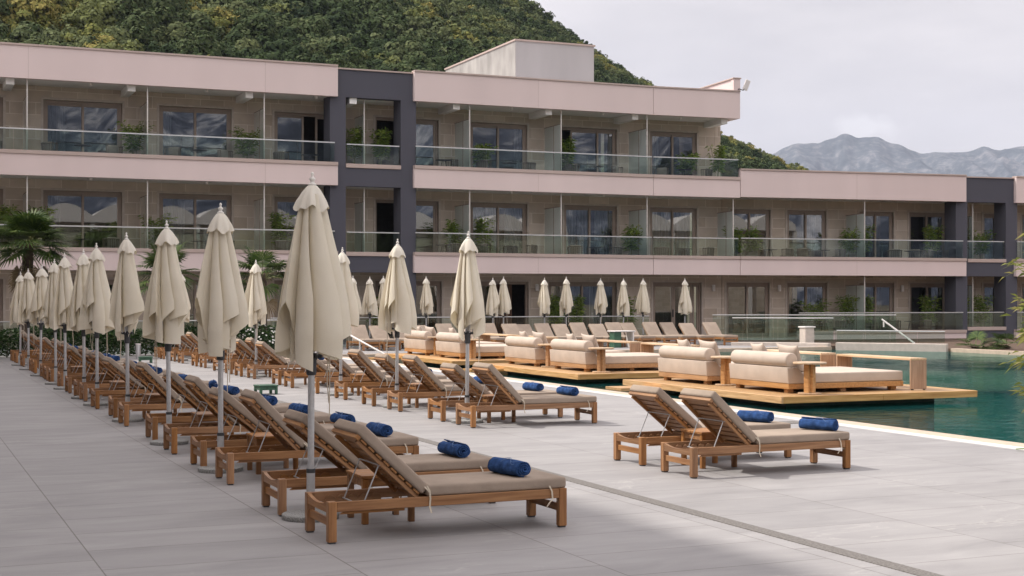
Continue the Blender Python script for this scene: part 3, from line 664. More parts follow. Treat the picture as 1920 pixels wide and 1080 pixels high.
# ------------------------------------------------------------------ sun loungers
def make_lounger(name, long=2.0, w=.65, ang=43):
    root = empty(name, (0, 0, 0), 0, None, 'sun lounger')
    hl = .317; lg = .066
    for i, (x, y) in enumerate(((0, 0), (0, w - lg), (long - lg, 0), (long - lg, w - lg))):
        m = MB(); m.box(x, x + lg, y, y + lg, .012, hl); q = m.build('leg', M['teak_z'], root, bevel=.004)
        m = MB(); m.box(x + .008, x + lg - .008, y + .008, y + lg - .008, 0, .012); m.build('foot_cap', M['dark_metal'], q)
    for y in (.004, w - .034):
        m = MB(); m.box(lg, long - lg, y, y + .03, hl - .078, hl - .002); m.build('side_rail', M['teak_x'], root, bevel=.004)
    # head apron with the scooped upper edge
    n = 12; top = [(lg + (w - 2 * lg) * i / n, hl - .003 - .034 * math.sin(math.pi * i / n) ** .8) for i in range(n + 1)]
    pts = [(lg, hl - .085), (w - lg, hl - .085)] + top[::-1]
    m = MB(); m.prism(pts, -.034, -.004, Matrix.Rotation(R(90), 4, 'Z')); m.build('head_apron', M['teak_y'], root)
    m = MB(); m.box(long - .034, long - .004, lg, w - lg, hl - .078, hl - .004); m.build('foot_apron', M['teak_y'], root, bevel=.004)
    for x in (.02, long - .046):
        m = MB(); m.box(x, x + .026, lg, w - lg, .125, .185); m.build('stretcher', M['teak_y'], root, bevel=.004)
    # notched rack inside the side rails
    for y0, y1 in ((.036, .056), (w - .056, w - .036)):
        m = MB()
        pts = [(.10, .215)] + [(.62, .215), (.62, .255)]
        for k in range(5):
            x = .60 - k * .095; pts += [(x, .278), (x - .03, .286), (x - .055, .276), (x - .075, .25)]
        m.prism(pts, y0, y1); m.build('notched_rack', M['teak_x'], root)
    hx, hz = .74, .318
    m = MB()
    for k in range(12): x = hx + .03 + k * .101; m.box(x, x + .078, .036, w - .036, hl - .028, hl - .006)
    m.build('seat_slats', M['teak_y'], root, bevel=.003)
    # back rest: local x runs from the hinge up to the top
    bl, an = .70, R(180 - ang)
    B = Matrix.Translation((hx, 0, hz)) @ Matrix.Rotation(-an, 4, 'Y')
    back = MB()
    def bl_build(mb, name, mat, bevel=.003):
        o = mb.build(name, mat, root, bevel=bevel); o.matrix_local = B; return o
    # after the turn local +z points down-left, so the cushion lies on -z
    for y in (.045, w - .083):
        m = MB(); m.box(-.02, bl - .03, y, y + .038, .0, .032); bl_build(m, 'back_stile', M['teak_x'])
    m = MB()
    for k in range(8): x = .015 + k * .083; m.box(x, x + .062, .03, w - .03, -.019, -.001)
    m.box(bl - .028, bl + .012, .015, w - .015, -.022, .012)
    bl_build(m, 'back_slats', M['teak_y'])
    c = MB(); c.box(-.005, bl + .035, .012, w - .012, -.112, -.022)
    o = c.build('back_cushion', M['cushion'], root, bevel=.028, seg=4, smooth=True, sharp=70); o.matrix_local = B
    c = MB(); c.box(hx + .055, long + .004, .012, w - .012, hl - .002, hl + .088)
    o = c.build('seat_cushion', M['cushion'], root, bevel=.028, seg=4, smooth=True, sharp=70)
    # steel struts and cross bar
    for y in (.09, w - .09):
        t = B @ Vector((.40, y, .03)); m = MB(); m.tube([t, (t.x - .13, y, .262)], .0055, 6); m.build('strut', M['metal'], root, smooth=True)
    m = MB(); t = B @ Vector((.40, 0, .03)); m.tube([(t.x - .13, .045, .262), (t.x - .13, w - .045, .262)], .006, 6)
    m.tube([B @ Vector((.40, .05, .03)), B @ Vector((.40, w - .05, .03))], .006, 6)
    m.build('cross_bar', M['metal'], root, smooth=True)
    # tie tapes
    m = None
    def tape(pts, wd=.014):
        P_ = [Vector(p) for p in pts]
        vs = []; 
        for p in P_: vs += [(p.x - wd / 2, p.y, p.z), (p.x + wd / 2, p.y, p.z)]
        m.add(vs, [(2 * i, 2 * i + 1, 2 * i + 3, 2 * i + 2) for i in range(len(P_) - 1)])
    for y, sg in ((-.004, -1), (w + .004, 1)):
        m = MB(); x = hx + .05
        tape([(x, y, .40), (x + .02, y + sg * .006, .36), (x + .025, y + sg * .008, .30), (x + .02, y + sg * .006, .24), (x + .03, y + sg * .02, .19)])
        tape([(x - .02, y, .395), (x + .0, y + sg * .01, .37), (x + .015, y + sg * .008, .35)])
        m.build('tie_tape', M['rope'], root); m = MB(); x = long - .16
        tape([(x, y, .345), (x + .02, y + sg * .008, .30), (x + .025, y + sg * .01, .24)]); tape([(x + .025, y + sg * .01, .235), (x - .005, y + sg * .02, .215), (x - .03, y + sg * .02, .18)]); tape([(x + .025, y + sg * .01, .24), (x + .06, y + sg * .02, .225)], .008)
        m.build('tie_tape', M['rope'], root)
    return root
loungers = [make_lounger('sun_lounger'), make_lounger('sun_lounger', ang=39.5), make_lounger('sun_lounger', ang=46)]
def lean(o): o.rotation_euler = (R(random.uniform(-.8, .8)), R(random.uniform(-.8, .8)), o.rotation_euler[2])
def ordinal(i): return ['first', 'second', 'third', 'fourth', 'fifth', 'sixth', 'seventh', 'eighth', 'ninth', 'tenth', 'eleventh', 'twelfth', 'thirteenth', 'fourteenth', 'fifteenth', 'sixteenth', 'seventeenth', 'eighteenth', 'nineteenth', 'twentieth', 'twenty first', 'twenty second'][i]
LV = [10.36, 11.85, 14.04, 15.37, 17.07, 18.73, 21.07, 22.54, 24.55, 26.48, 27.55, 28.9, 30.63, 32.35, 33.54, 34.7, 36.83, 37.95, 40.63, 43.06, 44.4]
MV = [12.65, 13.82, 18.84, 19.99, 22.0, 23.29, 24.98, 26.83, 28.75, 29.85, 32.3, 33.45, 34.6, 35.9, 37.95, 39.0, 40.9, 42.2, 44.0, 45.2]
GL, GM, GF = 'teak loungers in the left row', 'teak loungers in the middle row', 'taupe loungers in front of the hotel terrace'
for i, v in enumerate(LV):
    lab = 'teak sun lounger with taupe cushion, nearest to the viewer in the left row' if i == 0 else f'shaded teak sun lounger, {ordinal(i)} from the front of the left row'
    place(loungers[(i * 7 + i // 3) % 3], uv(3.0 + random.uniform(-.03, .03) * (i > 0) + min(.2, i * .012), v), TH + R(random.uniform(-1, 1)), lab, GL)
for i, v in enumerate(MV):
    lab = f'sunlit teak sun lounger, {ordinal(i)} from the front of the middle row'
    place(loungers[(i * 7 + i // 3) % 3], uv(7.55 + random.uniform(-.03, .03), v), TH + R(random.uniform(-1.2, 1.2)), lab, GM)
# far row: they face the pool, so the foot end points to the viewer
FARU = [15.2, 15.95, 16.9, 17.65, 18.6, 19.6, 20.45, 21.25, 22.0, 22.75, 23.5, 24.2, 24.95, 25.7, 26.45, 27.4, 28.35, 29.1, 30.15]
for i, u in enumerate(FARU):
    lab = f'taupe sun lounger facing the pool, {ordinal(i)} from the left in the far row'
    place(loungers[(i * 7 + i // 3) % 3], uv(u, 50.35 + random.uniform(-.25, .25)), TH - R(90) + R(random.uniform(-2, 2)), lab, GF)

# ------------------------------------------------------------------ low teak tables
def make_table(name, mats, s=.45, h=.40):
    root = empty(name, (0, 0, 0), 0, None, 'side table'); lg = .05
    for x, y in ((0, 0), (s - lg, 0), (0, s - lg), (s - lg, s - lg)):
        m = MB(); m.box(x, x + lg, y, y + lg, 0, h - .028); m.build('leg', mats[0], root, bevel=.004)
    m = MB()
    for k in range(4): m.box(-.01, s + .01, -.01 + k * (s + .02) / 4 + .003, -.01 + (k + 1) * (s + .02) / 4 - .003, h - .026, h)
    m.build('table_top', mats[1], root, bevel=.003)
    m = MB()
    for a in (.012, s - .034): m.box(lg, s - lg, a, a + .022, h - .095, h - .028); m.box(a, a + .022, lg, s - lg, h - .095, h - .0285)
    m.build('apron', mats[1], root, bevel=.003)
    return root
table = make_table('side_table', (M['teak_z'], M['teak_x']))
for i, (u, v) in enumerate(((3.52, 11.15), (3.5, 14.78), (3.5, 17.9), (3.5, 21.84), (3.5, 25.45), (3.5, 28.3), (3.5, 31.5), (3.5, 35.5), (3.5, 39.4), (3.5, 41.9))):
    place(table, uv(u, v), TH, f'small teak side table, {ordinal(i)} from the front of the left row', 'teak side tables in the left row')
for i, (u, v) in enumerate(((8.05, 13.34), (8.1, 19.52), (8.1, 22.7), (8.1, 26.0), (8.1, 29.42), (8.1, 32.96), (8.1, 36.9), (8.1, 41.6))):
    place(table, uv(u, v), TH, f'small sunlit teak side table, {ordinal(i)} from the front of the middle row', 'teak side tables in the middle row')
gt = make_table('green_stool', (M['green_wood'], M['green_wood']), .36, .18)
place(gt, uv(6.46, 27.0), TH + R(6), 'low dark green stool on the tiles behind the left row towels', 'green stools'); gt['category'] = 'stool'
place(gt, uv(6.46, 41.6), TH + R(-4), 'further green stool, half hidden behind the blue towels of the left row', 'green stools')
root = empty('white_top_table', uv(25.3, 47.8), TH, 'small white topped table with a green base among the far loungers', 'side table')
m = MB(); m.box(-.45, .45, -.3, .3, .60, .64); m.build('table_top', M['white'], root, bevel=.006)
m = MB(); m.box(-.4, -.1, -.2, .2, 0, .60); m.build('base_panel', M['green_wood'], root, bevel=.006)
m = MB(); m.box(.36, .41, -.26, .26, 0, .60); m.build('leg', M['white'], root)

# ------------------------------------------------------------------ rolled towels
def make_towel(seed):
    rnd = random.Random(seed); root = None
    Ln = .42; n = 90; turns = 3.6; r0, r1 = .010, .068
    def pt(t, off):
        a = t * turns * 2 * math.pi + seed; r = r0 + (r1 - r0) * t + off
        z = r * math.sin(a); x = r * math.cos(a)
        if z < 0: z *= .86; x *= 1.05
        return x, z
    ny = 14; vs = []; fs = []
    for j in range(ny + 1):
        y = -Ln / 2 + Ln * j / ny
        for i in range(n + 1):
            t = i / n
            lump = .006 * mnoise.noise(Vector((math.cos(t * turns * 6.283) * 2, y * 9 + seed, t * 3))) * t
            x, z = pt(t, lump)
            endy = y + (.012 * mnoise.noise(Vector((t * 9, seed, 0))) + .02 * (t - .5) if j in (0, ny) else 0)
            vs.append((x * 1.06, endy, z + .0625))
    for j in range(ny):
        for i in range(n): fs.append((j * (n + 1) + i, j * (n + 1) + i + 1, (j + 1) * (n + 1) + i + 1, (j + 1) * (n + 1) + i))
    m = MB(); m.add(vs, fs); o = m.build('rolled_towel', M['towel'], None, smooth=True, sharp=180)
    md = o.modifiers.new('thickness', 'SOLIDIFY'); md.thickness = .0105; md.offset = 0
    # embroidered wave mark on the roll
    e = MB()
    for k in range(2):
        pth = []
        for q in range(13):
            a = R(60 + 16 * k + 22 * math.sin(q * .5 + k)) ; y = -.16 + q * .016 + .01 * k
            pth.append((.0815 * math.cos(a + .9), y, .0625 + .0770 * math.sin(a + .9)))
        e.tube(pth, .0020, 5)
    e.build('woven_mark', M['towel_mark'], o, smooth=True)
    o['category'] = 'towel'
    return o
towels = [make_towel(i) for i in (1, 4)]
SEAT = .317 + .0885
for i, v in enumerate(LV):
    if i in (9, 13, 17): continue
    place(towels[i % 2], uv(4.67 + random.uniform(-.06, .06), v + .33 + random.uniform(-.05, .05), SEAT), TH + R(random.uniform(-14, 14)),
          f'rolled blue towel on the {ordinal(i)} lounger of the left row', 'rolled blue towels on the left row')
for i, v in enumerate(MV):
    if i in (9, 13, 16): continue
    place(towels[(i + 1) % 2], uv((9.28 if i < 2 else 9.2) + random.uniform(-.05, .05), v + .33, SEAT), TH + R(26 if i < 2 else random.uniform(-8, 22)),
          f'rolled blue towel on the {ordinal(i)} lounger of the middle row', 'rolled blue towels on the middle row')

# ------------------------------------------------------------------ closed parasols
def canopy_shell(rnd, npl, ztop, rs=1.0, hi=(1.62, 1.96), lo=(1.27, 1.46)):
    """folded canopy: flaps that swing out from the ribs and lap over the next one, like a pinwheel"""
    ws = [rnd.uniform(.7, 1.35) for _ in range(npl)]; tot = sum(ws); ws = [w * 2 * math.pi / tot for w in ws]
    Q = [(2.85, .075), (2.7, .115), (2.3, .205), (1.9, .295), (1.6, .335), (1.35, .33), (1.0, .28)]
    def Rout(z):
        for (a, ra), (b, rb) in zip(Q, Q[1:]):
            if z >= b: t = (z - b) / (a - b); return rb + (ra - rb) * t
        return .28
    ribz = [rnd.uniform(*lo) if p % 2 == 0 else rnd.uniform(lo[1], hi[0]) for p in range(npl)]; ribz.append(ribz[0])
    edgez = [rnd.uniform(*hi) if rnd.random() < .62 else rnd.uniform(*lo) for _ in range(npl)]
    amp = [rnd.uniform(.80, 1.08) for _ in range(npl)]; lap = [rnd.uniform(1.10, 1.75) for _ in range(npl)]
    N1, N2, nz_ = 13, 7, 30; cols = []; acc = 0
    for p in range(npl):
        for k in range(N1): cols.append((p, k / N1, acc))
        for k in range(N2): cols.append((p, 1 + k / N2, acc))
        acc += ws[p]
    n = len(cols); vs = []
    for j in range(nz_ + 1):
        row = j / nz_
        for p, s_, a0 in cols:
            if s_ <= 1: hem = ribz[p] + (edgez[p] - ribz[p]) * s_ ** .8
            else: hem = edgez[p] + (ribz[p + 1] - edgez[p]) * (s_ - 1) ** .8
            z = ztop + (hem - ztop) * row
            dp = min(1, max(0, (ztop - z) / .9)); ro = Rout(z) * rs * amp[p]; ri = Rout(z) * rs * (.80 - .46 * dp ** .6)
            lp = 1 + (lap[p] - 1) * dp
            if s_ <= 1:
                a = a0 + ws[p] * lp * s_; r = ri + (ro - ri) * math.sin(s_ * math.pi / 2) ** 1.15
            else:
                q = s_ - 1; a = a0 + ws[p] * (lp + (1 - lp) * q); r = ro - (ro - ri) * (.10 + .90 * q ** .7) if q > 0 else ro
            r *= 1 + .035 * mnoise.noise(Vector((a * 1.7, z * 2.0, amp[p] * 30)))
            vs.append((r * math.cos(a), r * math.sin(a), z))
    return vs, [(j * n + i, j * n + (i + 1) % n, (j + 1) * n + (i + 1) % n, (j + 1) * n + i) for j in range(nz_) for i in range(n)]
def make_parasol(seed):
    rnd = random.Random(seed); root = empty('parasol', (0, 0, 0), 0, None, 'parasol')
    m = MB(); m.lathe([(.0, 0), (.235, 0), (.24, .006), (.24, .040), (.233, .047), (.0, .048)], 32); m.build('base_slab', M['granite'], root, smooth=True)
    m = MB(); m.lathe([(.036, .048), (.036, .42)], 14); m.tube([(0, -.036, .12), (0, -.085, .12)], .006, 6); m.lathe([(.02, -.008), (.02, .008)], 8, (0, -.095, .12)); m.build('base_socket', M['metal'], root, smooth=True)
    m = MB(); m.lathe([(.028, .40), (.028, 2.87)], 14); m.build('pole', M['metal'], root, smooth=True)
    m = MB(); m.lathe([(.038, .395), (.038, .43)], 14); m.build('socket_ring', M['dark_metal'], root, smooth=True)
    m = MB(); m.lathe([(.040, 1.24), (.044, 1.26), (.044, 1.37), (.05, 1.375), (.05, 1.42), (.04, 1.43)], 14)
    for k in range(8):
        a = k * math.pi / 4; m.box(.03, .095, -.011, .011, 1.385, 1.42, Matrix.Rotation(a, 4, 'Z'))
    m.build('runner', M['dark_metal'], root)
    m = MB()
    for k in range(8):
        a = k * math.pi / 4 + .2; m.tube([(.075 * math.cos(a), .075 * math.sin(a), 1.41), (.12 * math.cos(a), .12 * math.sin(a), 1.9), (.05 * math.cos(a), .05 * math.sin(a), 2.75)], .008, 6)
    m.build('rib', M['metal'], root, smooth=True)
    v1, f1 = canopy_shell(rnd, 8, 2.80)
    m = MB(); m.add(v1, f1); v2, f2 = canopy_shell(rnd, 6, 2.5, .62, (1.45, 1.65), (1.32, 1.45)); m.add(v2, f2)
    m.build('canopy', M['canvas'], root, smooth=True, sharp=75)
    # short top valance
    vs = []; n = 64; rows = [(.024, 2.885, 0), (.045, 2.872, .05), (.074, 2.835, .25), (.101, 2.785, .5), (.123, 2.73, .8), (.140, 2.675, 1)]
    ph0 = rnd.random()
    for r, z, k in rows:
        for i in range(n):
            a = 2 * math.pi * i / n; w_ = .75 * math.sin(a * 5 + ph0 * 6 + .8 * math.sin(2 * a + ph0)) + .45 * math.sin(a * 9 + ph0 * 11); rr = r * (1 + .13 * k * w_) * (1 + .05 * k * math.sin(a * 3 + ph0 * 9))
            vs.append((rr * math.cos(a), rr * math.sin(a), z - (.018 * math.sin(a * 4 + ph0 * 3) + .016 * math.cos(a * 7 + ph0 * 9)) * k * (1 if k > .7 else .3)))
    m = MB(); m.add(vs, [(j * n + i, j * n + (i + 1) % n, (j + 1) * n + (i + 1) % n, (j + 1) * n + i) for j in range(len(rows) - 1) for i in range(n)])
    m.build('valance', M['valance'], root, smooth=True, sharp=180)
    m = MB(); m.lathe([(.0, 2.875), (.034, 2.88), (.036, 2.892), (.020, 2.902), (.015, 2.918), (.026, 2.93), (.027, 2.94), (.012, 2.953), (.009, 2.965), (.014, 2.977), (.013, 2.99), (.0, 3.0)], 16)
    m.build('finial', M['white_finial'], root, smooth=True, sharp=60)
    m = MB(); a = rnd.uniform(3.6, 5.6); x, y = .17 * math.cos(a), .17 * math.sin(a)
    m.tube([(x, y, 1.5), (x * 1.02, y, 1.25), (x * .95, y * 1.05, 1.05), (x, y, .86 + rnd.uniform(-.1, .1))], .005, 5)
    m.tube([(x + .02, y, 1.45), (x * .9 + .03, y, 1.2), (x * .95 + .02, y * 1.1, 1.0)], .005, 5); m.build('tie_cord', M['rope'], root, smooth=True)
    return root
parasols = [make_parasol(s) for s in (3, 12, 25, 41, 58)]
LU = [(3.22, 11.66, 2.92), (3.22, 15.25, 2.88), (3.22, 18.35, 2.85), (3.24, 21.98, 2.85), (3.24, 25.5, 2.82), (3.24, 27.34, 2.78), (3.22, 30.3, 2.79), (3.22, 32.15, 2.71), (3.22, 35.7, 2.67), (3.22, 38.95, 2.64), (3.22, 41.6, 2.60)]
for i, (u, v, h) in enumerate(LU):
    lab = 'tall closed cream parasol nearest to the viewer, standing at the front of the left row' if i == 0 else f'closed cream parasol on a metal pole, {ordinal(i)} from the front of the left row'
    q_ = place(parasols[(i * 2) % 5], uv(u, v), [2.2, .6, 4.0, 5.2, 1.3, 3.1][i % 6], lab, 'closed parasols of the left row', (1, 1, h / 3.0) if i < 3 else (.97, .97, h / 3.0)); lean(q_)
MU = [(7.85, 19.74, 2.86), (7.85, 22.97, 2.87), (7.85, 26.3, 2.84), (7.85, 33.2, 2.77), (7.85, 36.95, 2.72), (7.85, 42.95, 2.68)]
for i, (u, v, h) in enumerate(MU):
    q_ = place(parasols[(i * 2 + 1) % 5], uv(u, v), [1.0, 4.4, 2.6, .2, 5.5, 3.3][i], f'sunlit closed cream parasol, {ordinal(i)} from the front of the middle row', 'closed parasols of the middle row', (1, 1, h / 3.0)); lean(q_)
FU = [15.34, 15.98, 16.5, 18.17, 20.86, 21.3, 23.02, 23.95, 25.44, 26.46, 27.34, 29.25]
for i, u in enumerate(FU):
    vf = 51.0 + (i % 3) * .15
    place(parasols[(i * 3) % 5], uv(u * vf / 49.8, vf), random.uniform(0, 6.2), f'closed cream parasol, {ordinal(i)} from the left in the far row before the hotel', 'closed parasols of the far row', (.95, .95, 2.72 / 3.0 * random.uniform(.985, 1.01)))

# ------------------------------------------------------------------ timber platforms in the pool with day beds
def make_platform():
    root = empty('pool_platform', (0, 0, 0), 0, None, 'platform')
    m = MB()
    for k in range(27): m.box(.02, 4.38, k * .22 + .004, k * .22 + .216, .06, .10)
    m.build('deck_boards', M['deckwood_x'], root, bevel=.003)
    m = MB(); m.box(-.03, .018, -.03, 2.95, -.02, .103); m.box(-.03, .018, 2.954, 5.97, -.02, .103); m.build('side_fascia', M['deckwood'], root, bevel=.004)
    m = MB(); m.box(.02, 2.2, -.03, .003, -.02, .103); m.box(2.204, 4.40, -.03, .003, -.02, .103); m.build('end_fascia', M['deckwood_x'], root, bevel=.004)
    m = MB(); m.box(.02, 4.4, 5.941, 5.97, -.02, .103); m.build('end_fascia', M['deckwood_x'], root, bevel=.004)
    m = MB(); m.box(4.382, 4.41, .004, 5.94, -.02, .103); m.build('side_fascia', M['deckwood'], root, bevel=.004)
    m = MB(); m.box(.5, 3.9, .6, 5.3, -1.7, .055); m.build('plinth', M['dark_metal'], root)
    m = MB(); m.box(-.95, -.04, 4.3, 5.0, -.03, .03); m.build('step', M['deckwood_x'], root, bevel=.004)
    return root
def make_daybed():
    root = empty('daybed', (0, 0, 0), 0, None, 'daybed'); W_ = 2.0
    m = MB(); m.box(0, 2.62, 0, W_, .075, .175); m.build('bed_frame', M['bedwood'], root, bevel=.006)
    for x in (.06, 1.25, 2.42):
        for y in (.12, W_ - .24):
            m = MB(); m.box(x, x + .12, y, y + .12, 0, .074); m.build('leg', M['bedwood'], root)
    m = MB(); m.prism([(-.005, .177), (.34, .177), (.34, .33), (.2, .475), (-.03, .475)], .0, W_)
    m.build('back_block', M['daybed_fabric'], root, bevel=.014, seg=2, smooth=True, sharp=60)
    m = MB(); m.box(.345, 2.62, .012, W_ - .012, .178, .365); m.build('mattress', M['daybed_fabric'], root, bevel=.03, seg=3, smooth=True, sharp=80)
    return root
def make_bolster():
    n = 28; prof = [(.0, 0), (.11, 0), (.128, .006), (.136, .02), (.137, .4), (.138, .95), (.137, 1.5), (.136, 1.88), (.128, 1.894), (.11, 1.90), (.0, 1.90)]
    m = MB(); m.lathe(prof, n); o = m.build('bolster_cushion', M['daybed_fabric'], None, smooth=True, sharp=60); o['category'] = 'cushion'
    o.data.transform(Matrix.Rotation(R(-90), 4, 'X'))
    return o
def make_pillow():
    n = 14; vs = []; S_ = .29
    for sgn in (1, -1):
        for i in range(n + 1):
            for j in range(n + 1):
                a, b = 2 * i / n - 1, 2 * j / n - 1
                h = .085 * ((1 - abs(a) ** 2.6) * (1 - abs(b) ** 2.6)) ** .55
                px = a * S_ * (1 - .10 * (1 - b * b)); pz = b * S_ * (1 - .10 * (1 - a * a))
                vs.append((sgn * h, px, pz + S_))
    fs = []; q = (n + 1) ** 2
    for i in range(n):
        for j in range(n):
            k = i * (n + 1) + j; fs.append((k, k + 1, k + n + 2, k + n + 1)); fs.append((q + k, q + k + n + 1, q + k + n + 2, q + k + 1))
    m = MB(); m.add(vs, fs); o = m.build('throw_pillow', M['daybed_fabric'], None, smooth=True, sharp=180); o['category'] = 'cushion'
    bm = bmesh.new(); bm.from_mesh(o.data); bmesh.ops.remove_doubles(bm, verts=bm.verts[:], dist=.0005); bm.to_mesh(o.data); bm.free()
    return o
def make_bench():
    root = empty('bridge_table', (0, 0, 0), 0, None, 'table'); Lb = 2.34
    for y in (0, Lb - .035):
        m = MB(); m.box(0, .38, y, y + .035, .02, .565); m.build('side_panel', M['benchwood'], root, bevel=.004)
    m = MB(); m.box(0, .38, 0, Lb, .567, .61); m.build('table_top', M['benchtop'], root, bevel=.005)
    m = MB()
    for x in (.03, .31):
        for y in (0, Lb - .035): m.box(x, x + .04, y + .002, y + .033, 0, .02)
    m.build('foot_cap', M['dark_metal'], root)
    return root
def make_pedestal():
    root = empty('pedestal_table', (0, 0, 0), 0, None, 'side table')
    m = MB(); m.lathe([(0, 0), (.21, 0), (.215, .005), (.215, .026), (0, .028)], 28); m.build('base_disc', M['benchtop'], root, smooth=True)
    m = MB(); m.box(-.10, .10, -.045, .045, .028, .55); m.box(-.045, .045, -.10, -.046, .028, .55); m.box(-.045, .045, .046, .10, .028, .55); m.build('column', M['bedwood'], root, bevel=.004)
    m = MB(); m.lathe([(0, .551), (.295, .551), (.305, .56), (.305, .582), (.30, .588), (0, .589)], 32); m.build('table_top', M['benchtop'], root, smooth=True)
    return root
plat, bed, bol, pil, ben, ped = make_platform(), make_daybed(), make_bolster(), make_pillow(), make_bench(), make_pedestal()
for i, (pu, pv, (b1, b2)) in enumerate(((14.5, 21.3, (.69, 3.55)), (14.5, 29.5, (.85, 3.75)), (14.35, 37.2, (.95, 3.85)))):
    nm = ('nearest', 'middle', 'farthest')[i]
    place(plat, uv(pu, pv), TH, f'{nm} of the timber platforms standing in the pool', 'timber platforms in the pool')
    for j, b in enumerate((b1, b2)):
        sd = ('near', 'far')[j]; u0, v0 = pu + .62, pv + b; zt = .1035
        place(bed, uv(u0, v0, zt), TH, f'beige daybed at the {sd} end of the {nm} pool platform', 'daybeds on the platforms')
        place(bol, uv(u0 + .10, v0 + .05, zt + .475 + .132), TH, f'round beige bolster on the back of the {sd} daybed of the {nm} platform', 'bolsters on the daybeds')
        for q, (dv, tw_) in enumerate(((.52, 8), (1.42, -7))):
            o = place(pil, uv(u0 + .50, v0 + dv, zt + .362), TH, f'{("nearer", "farther")[q]} beige pillow behind the bolster of the {sd} daybed, {nm} platform', 'pillows on the daybeds')
            o.rotation_euler = (R(tw_ * .4), R(-24), TH + R(tw_))
        place(ben, uv(u0 + 2.66, v0 - .16, zt), TH, f'timber bridge table at the foot of the {sd} daybed on the {nm} platform', 'bridge tables on the platforms')
        place(ped, uv(u0 + .25, v0 - .30, zt), TH + R(20), f'round topped timber pedestal table beside the {sd} daybed on the {nm} platform', 'pedestal tables on the platforms')

# ------------------------------------------------------------------ balcony furniture and potted plants
def make_chair():
    root = empty('balcony_chair', (0, 0, 0), 0, None, 'chair')
    m = MB(); r = .33
    for k in range(15):
        a = R(-20 + 220 * k / 14); x, y = r * math.cos(a), .26 * math.sin(a); m.tube([(x * .92, y * .92, .33), (x, y, .74)], .013, 5)
    m.tube([(r * math.cos(R(-20 + 220 * k / 20)), .26 * math.sin(R(-20 + 220 * k / 20)), .745) for k in range(21)], .02, 6)
    m.build('woven_back', M['wicker'], root)
    m = MB(); m.lathe([(0, .32), (.30, .32), (.31, .34), (.30, .36), (0, .36)], 18); m.build('seat', M['wicker'], root)
    m = MB(); m.box(-.25, .25, -.26, .2, .362, .45); m.build('seat_cushion', M['chair_cushion'], root, bevel=.03, seg=2, smooth=True, sharp=80)
    m = MB(); m.box(-.24, .24, .10, .19, .452, .80); m.build('back_cushion', M['chair_cushion'], root, bevel=.03, seg=2, smooth=True, sharp=80)
    for x in (-.22, .22):
        for y in (-.2, .2): m = MB(); m.tube([(x, y, 0), (x * .9, y * .9, .33)], .014, 6); m.build('leg', M['black_metal'], root)
    return root
def make_btable():
    root = empty('balcony_table', (0, 0, 0), 0, None, 'table')
    m = MB(); m.lathe([(0, .70), (.34, .70), (.345, .71), (.34, .72), (0, .722)], 24); m.build('table_top', M['black_metal'], root, smooth=True)
    for k in range(3): a = k * 2.094; m = MB(); m.tube([(.27 * math.cos(a), .27 * math.sin(a), 0), (.07 * math.cos(a), .07 * math.sin(a), .699)], .012, 6); m.build('leg', M['black_metal'], root)
    return root
def leaf_quads(pts, dirs, ln, wd, droop=.25, rnd=RNG, taper=True):
    """pointed leaves: 4 points each (base, left, tip, right) drooping a little at the tip"""
    n = len(pts); d = dirs / np.linalg.norm(dirs, axis=1, keepdims=True)
    s = np.cross(d, rnd.normal(size=(n, 3))); s /= np.linalg.norm(s, axis=1, keepdims=True) + 1e-9
    L_ = (ln * rnd.uniform(.7, 1.25, n))[:, None]; W_ = (wd * rnd.uniform(.75, 1.2, n))[:, None]
    mid = pts + d * L_ * .45; tip = pts + d * L_; tip[:, 2] -= droop * L_[:, 0]
    V = np.stack([pts, mid + s * W_ / 2, tip, mid - s * W_ / 2], 1).reshape(-1, 3)
    F = np.arange(n * 4).reshape(n, 4)
    return V, F
def sph(n, rnd=RNG):
    v = rnd.normal(size=(n, 3)); return v / np.linalg.norm(v, axis=1, keepdims=True)
def make_pot_plant(seed, h, r, name='potted_bamboo', leaves=760, mat='leaf_bamboo'):
    rnd = np.random.default_rng(seed); root = empty(name, (0, 0, 0), 0, None, 'potted plant')
    m = MB(); m.lathe([(0, 0), (.16, 0), (.21, .36), (.20, .37), (.185, .35), (0, .34)], 16); m.build('pot', M['pot'], root, smooth=True)
    m = MB(); P_, D_ = [], []
    ns = 8
    for k in range(ns):
        a = rnd.uniform(0, 6.28); lean = rnd.uniform(.1, .9) * r; hh = h * rnd.uniform(.72, 1.0); b = rnd.uniform(.02, .1)
        pth = [(b * math.cos(a) + lean * math.cos(a) * (t ** 1.8), b * math.sin(a) + lean * math.sin(a) * t ** 1.8, .33 + (hh - .33) * t) for t in (0, .25, .5, .75, 1)]
        m.tube(pth, .007, 5)
        for q in range(leaves // ns):
            t = rnd.uniform(.22, 1) ; i = min(3, int(t * 4)); f = t * 4 - i
            p = np.array(pth[i]) * (1 - f) + np.array(pth[i + 1]) * f
            d = sph(1, rnd)[0]; d[2] = abs(d[2]) * .5 - .1
            P_.append(p + d * rnd.uniform(.0, .8) * r * .55 * (1.15 - .6 * t)); D_.append(d)
    m.build('stems', M['cane'], root)
    V, F = leaf_quads(np.array(P_), np.array(D_), .17, .04, .25, rnd); np_mesh('foliage', V, F, M[mat], root)
    return root
chair, btab = make_chair(), make_btable()
plants = [make_pot_plant(5, 1.65, .52), make_pot_plant(6, 2.1, .48), make_pot_plant(9, 1.4, .52, leaves=900)]
def sp(s, t, n, z):
    p, th = SEC[s]; q = p + Matrix.Rotation(th, 3, 'Z') @ Vector((t, n, 0)); q.z = z; return q
FLN = {FL2: 'top floor', FL1: 'middle floor', FL0: 'ground floor'}
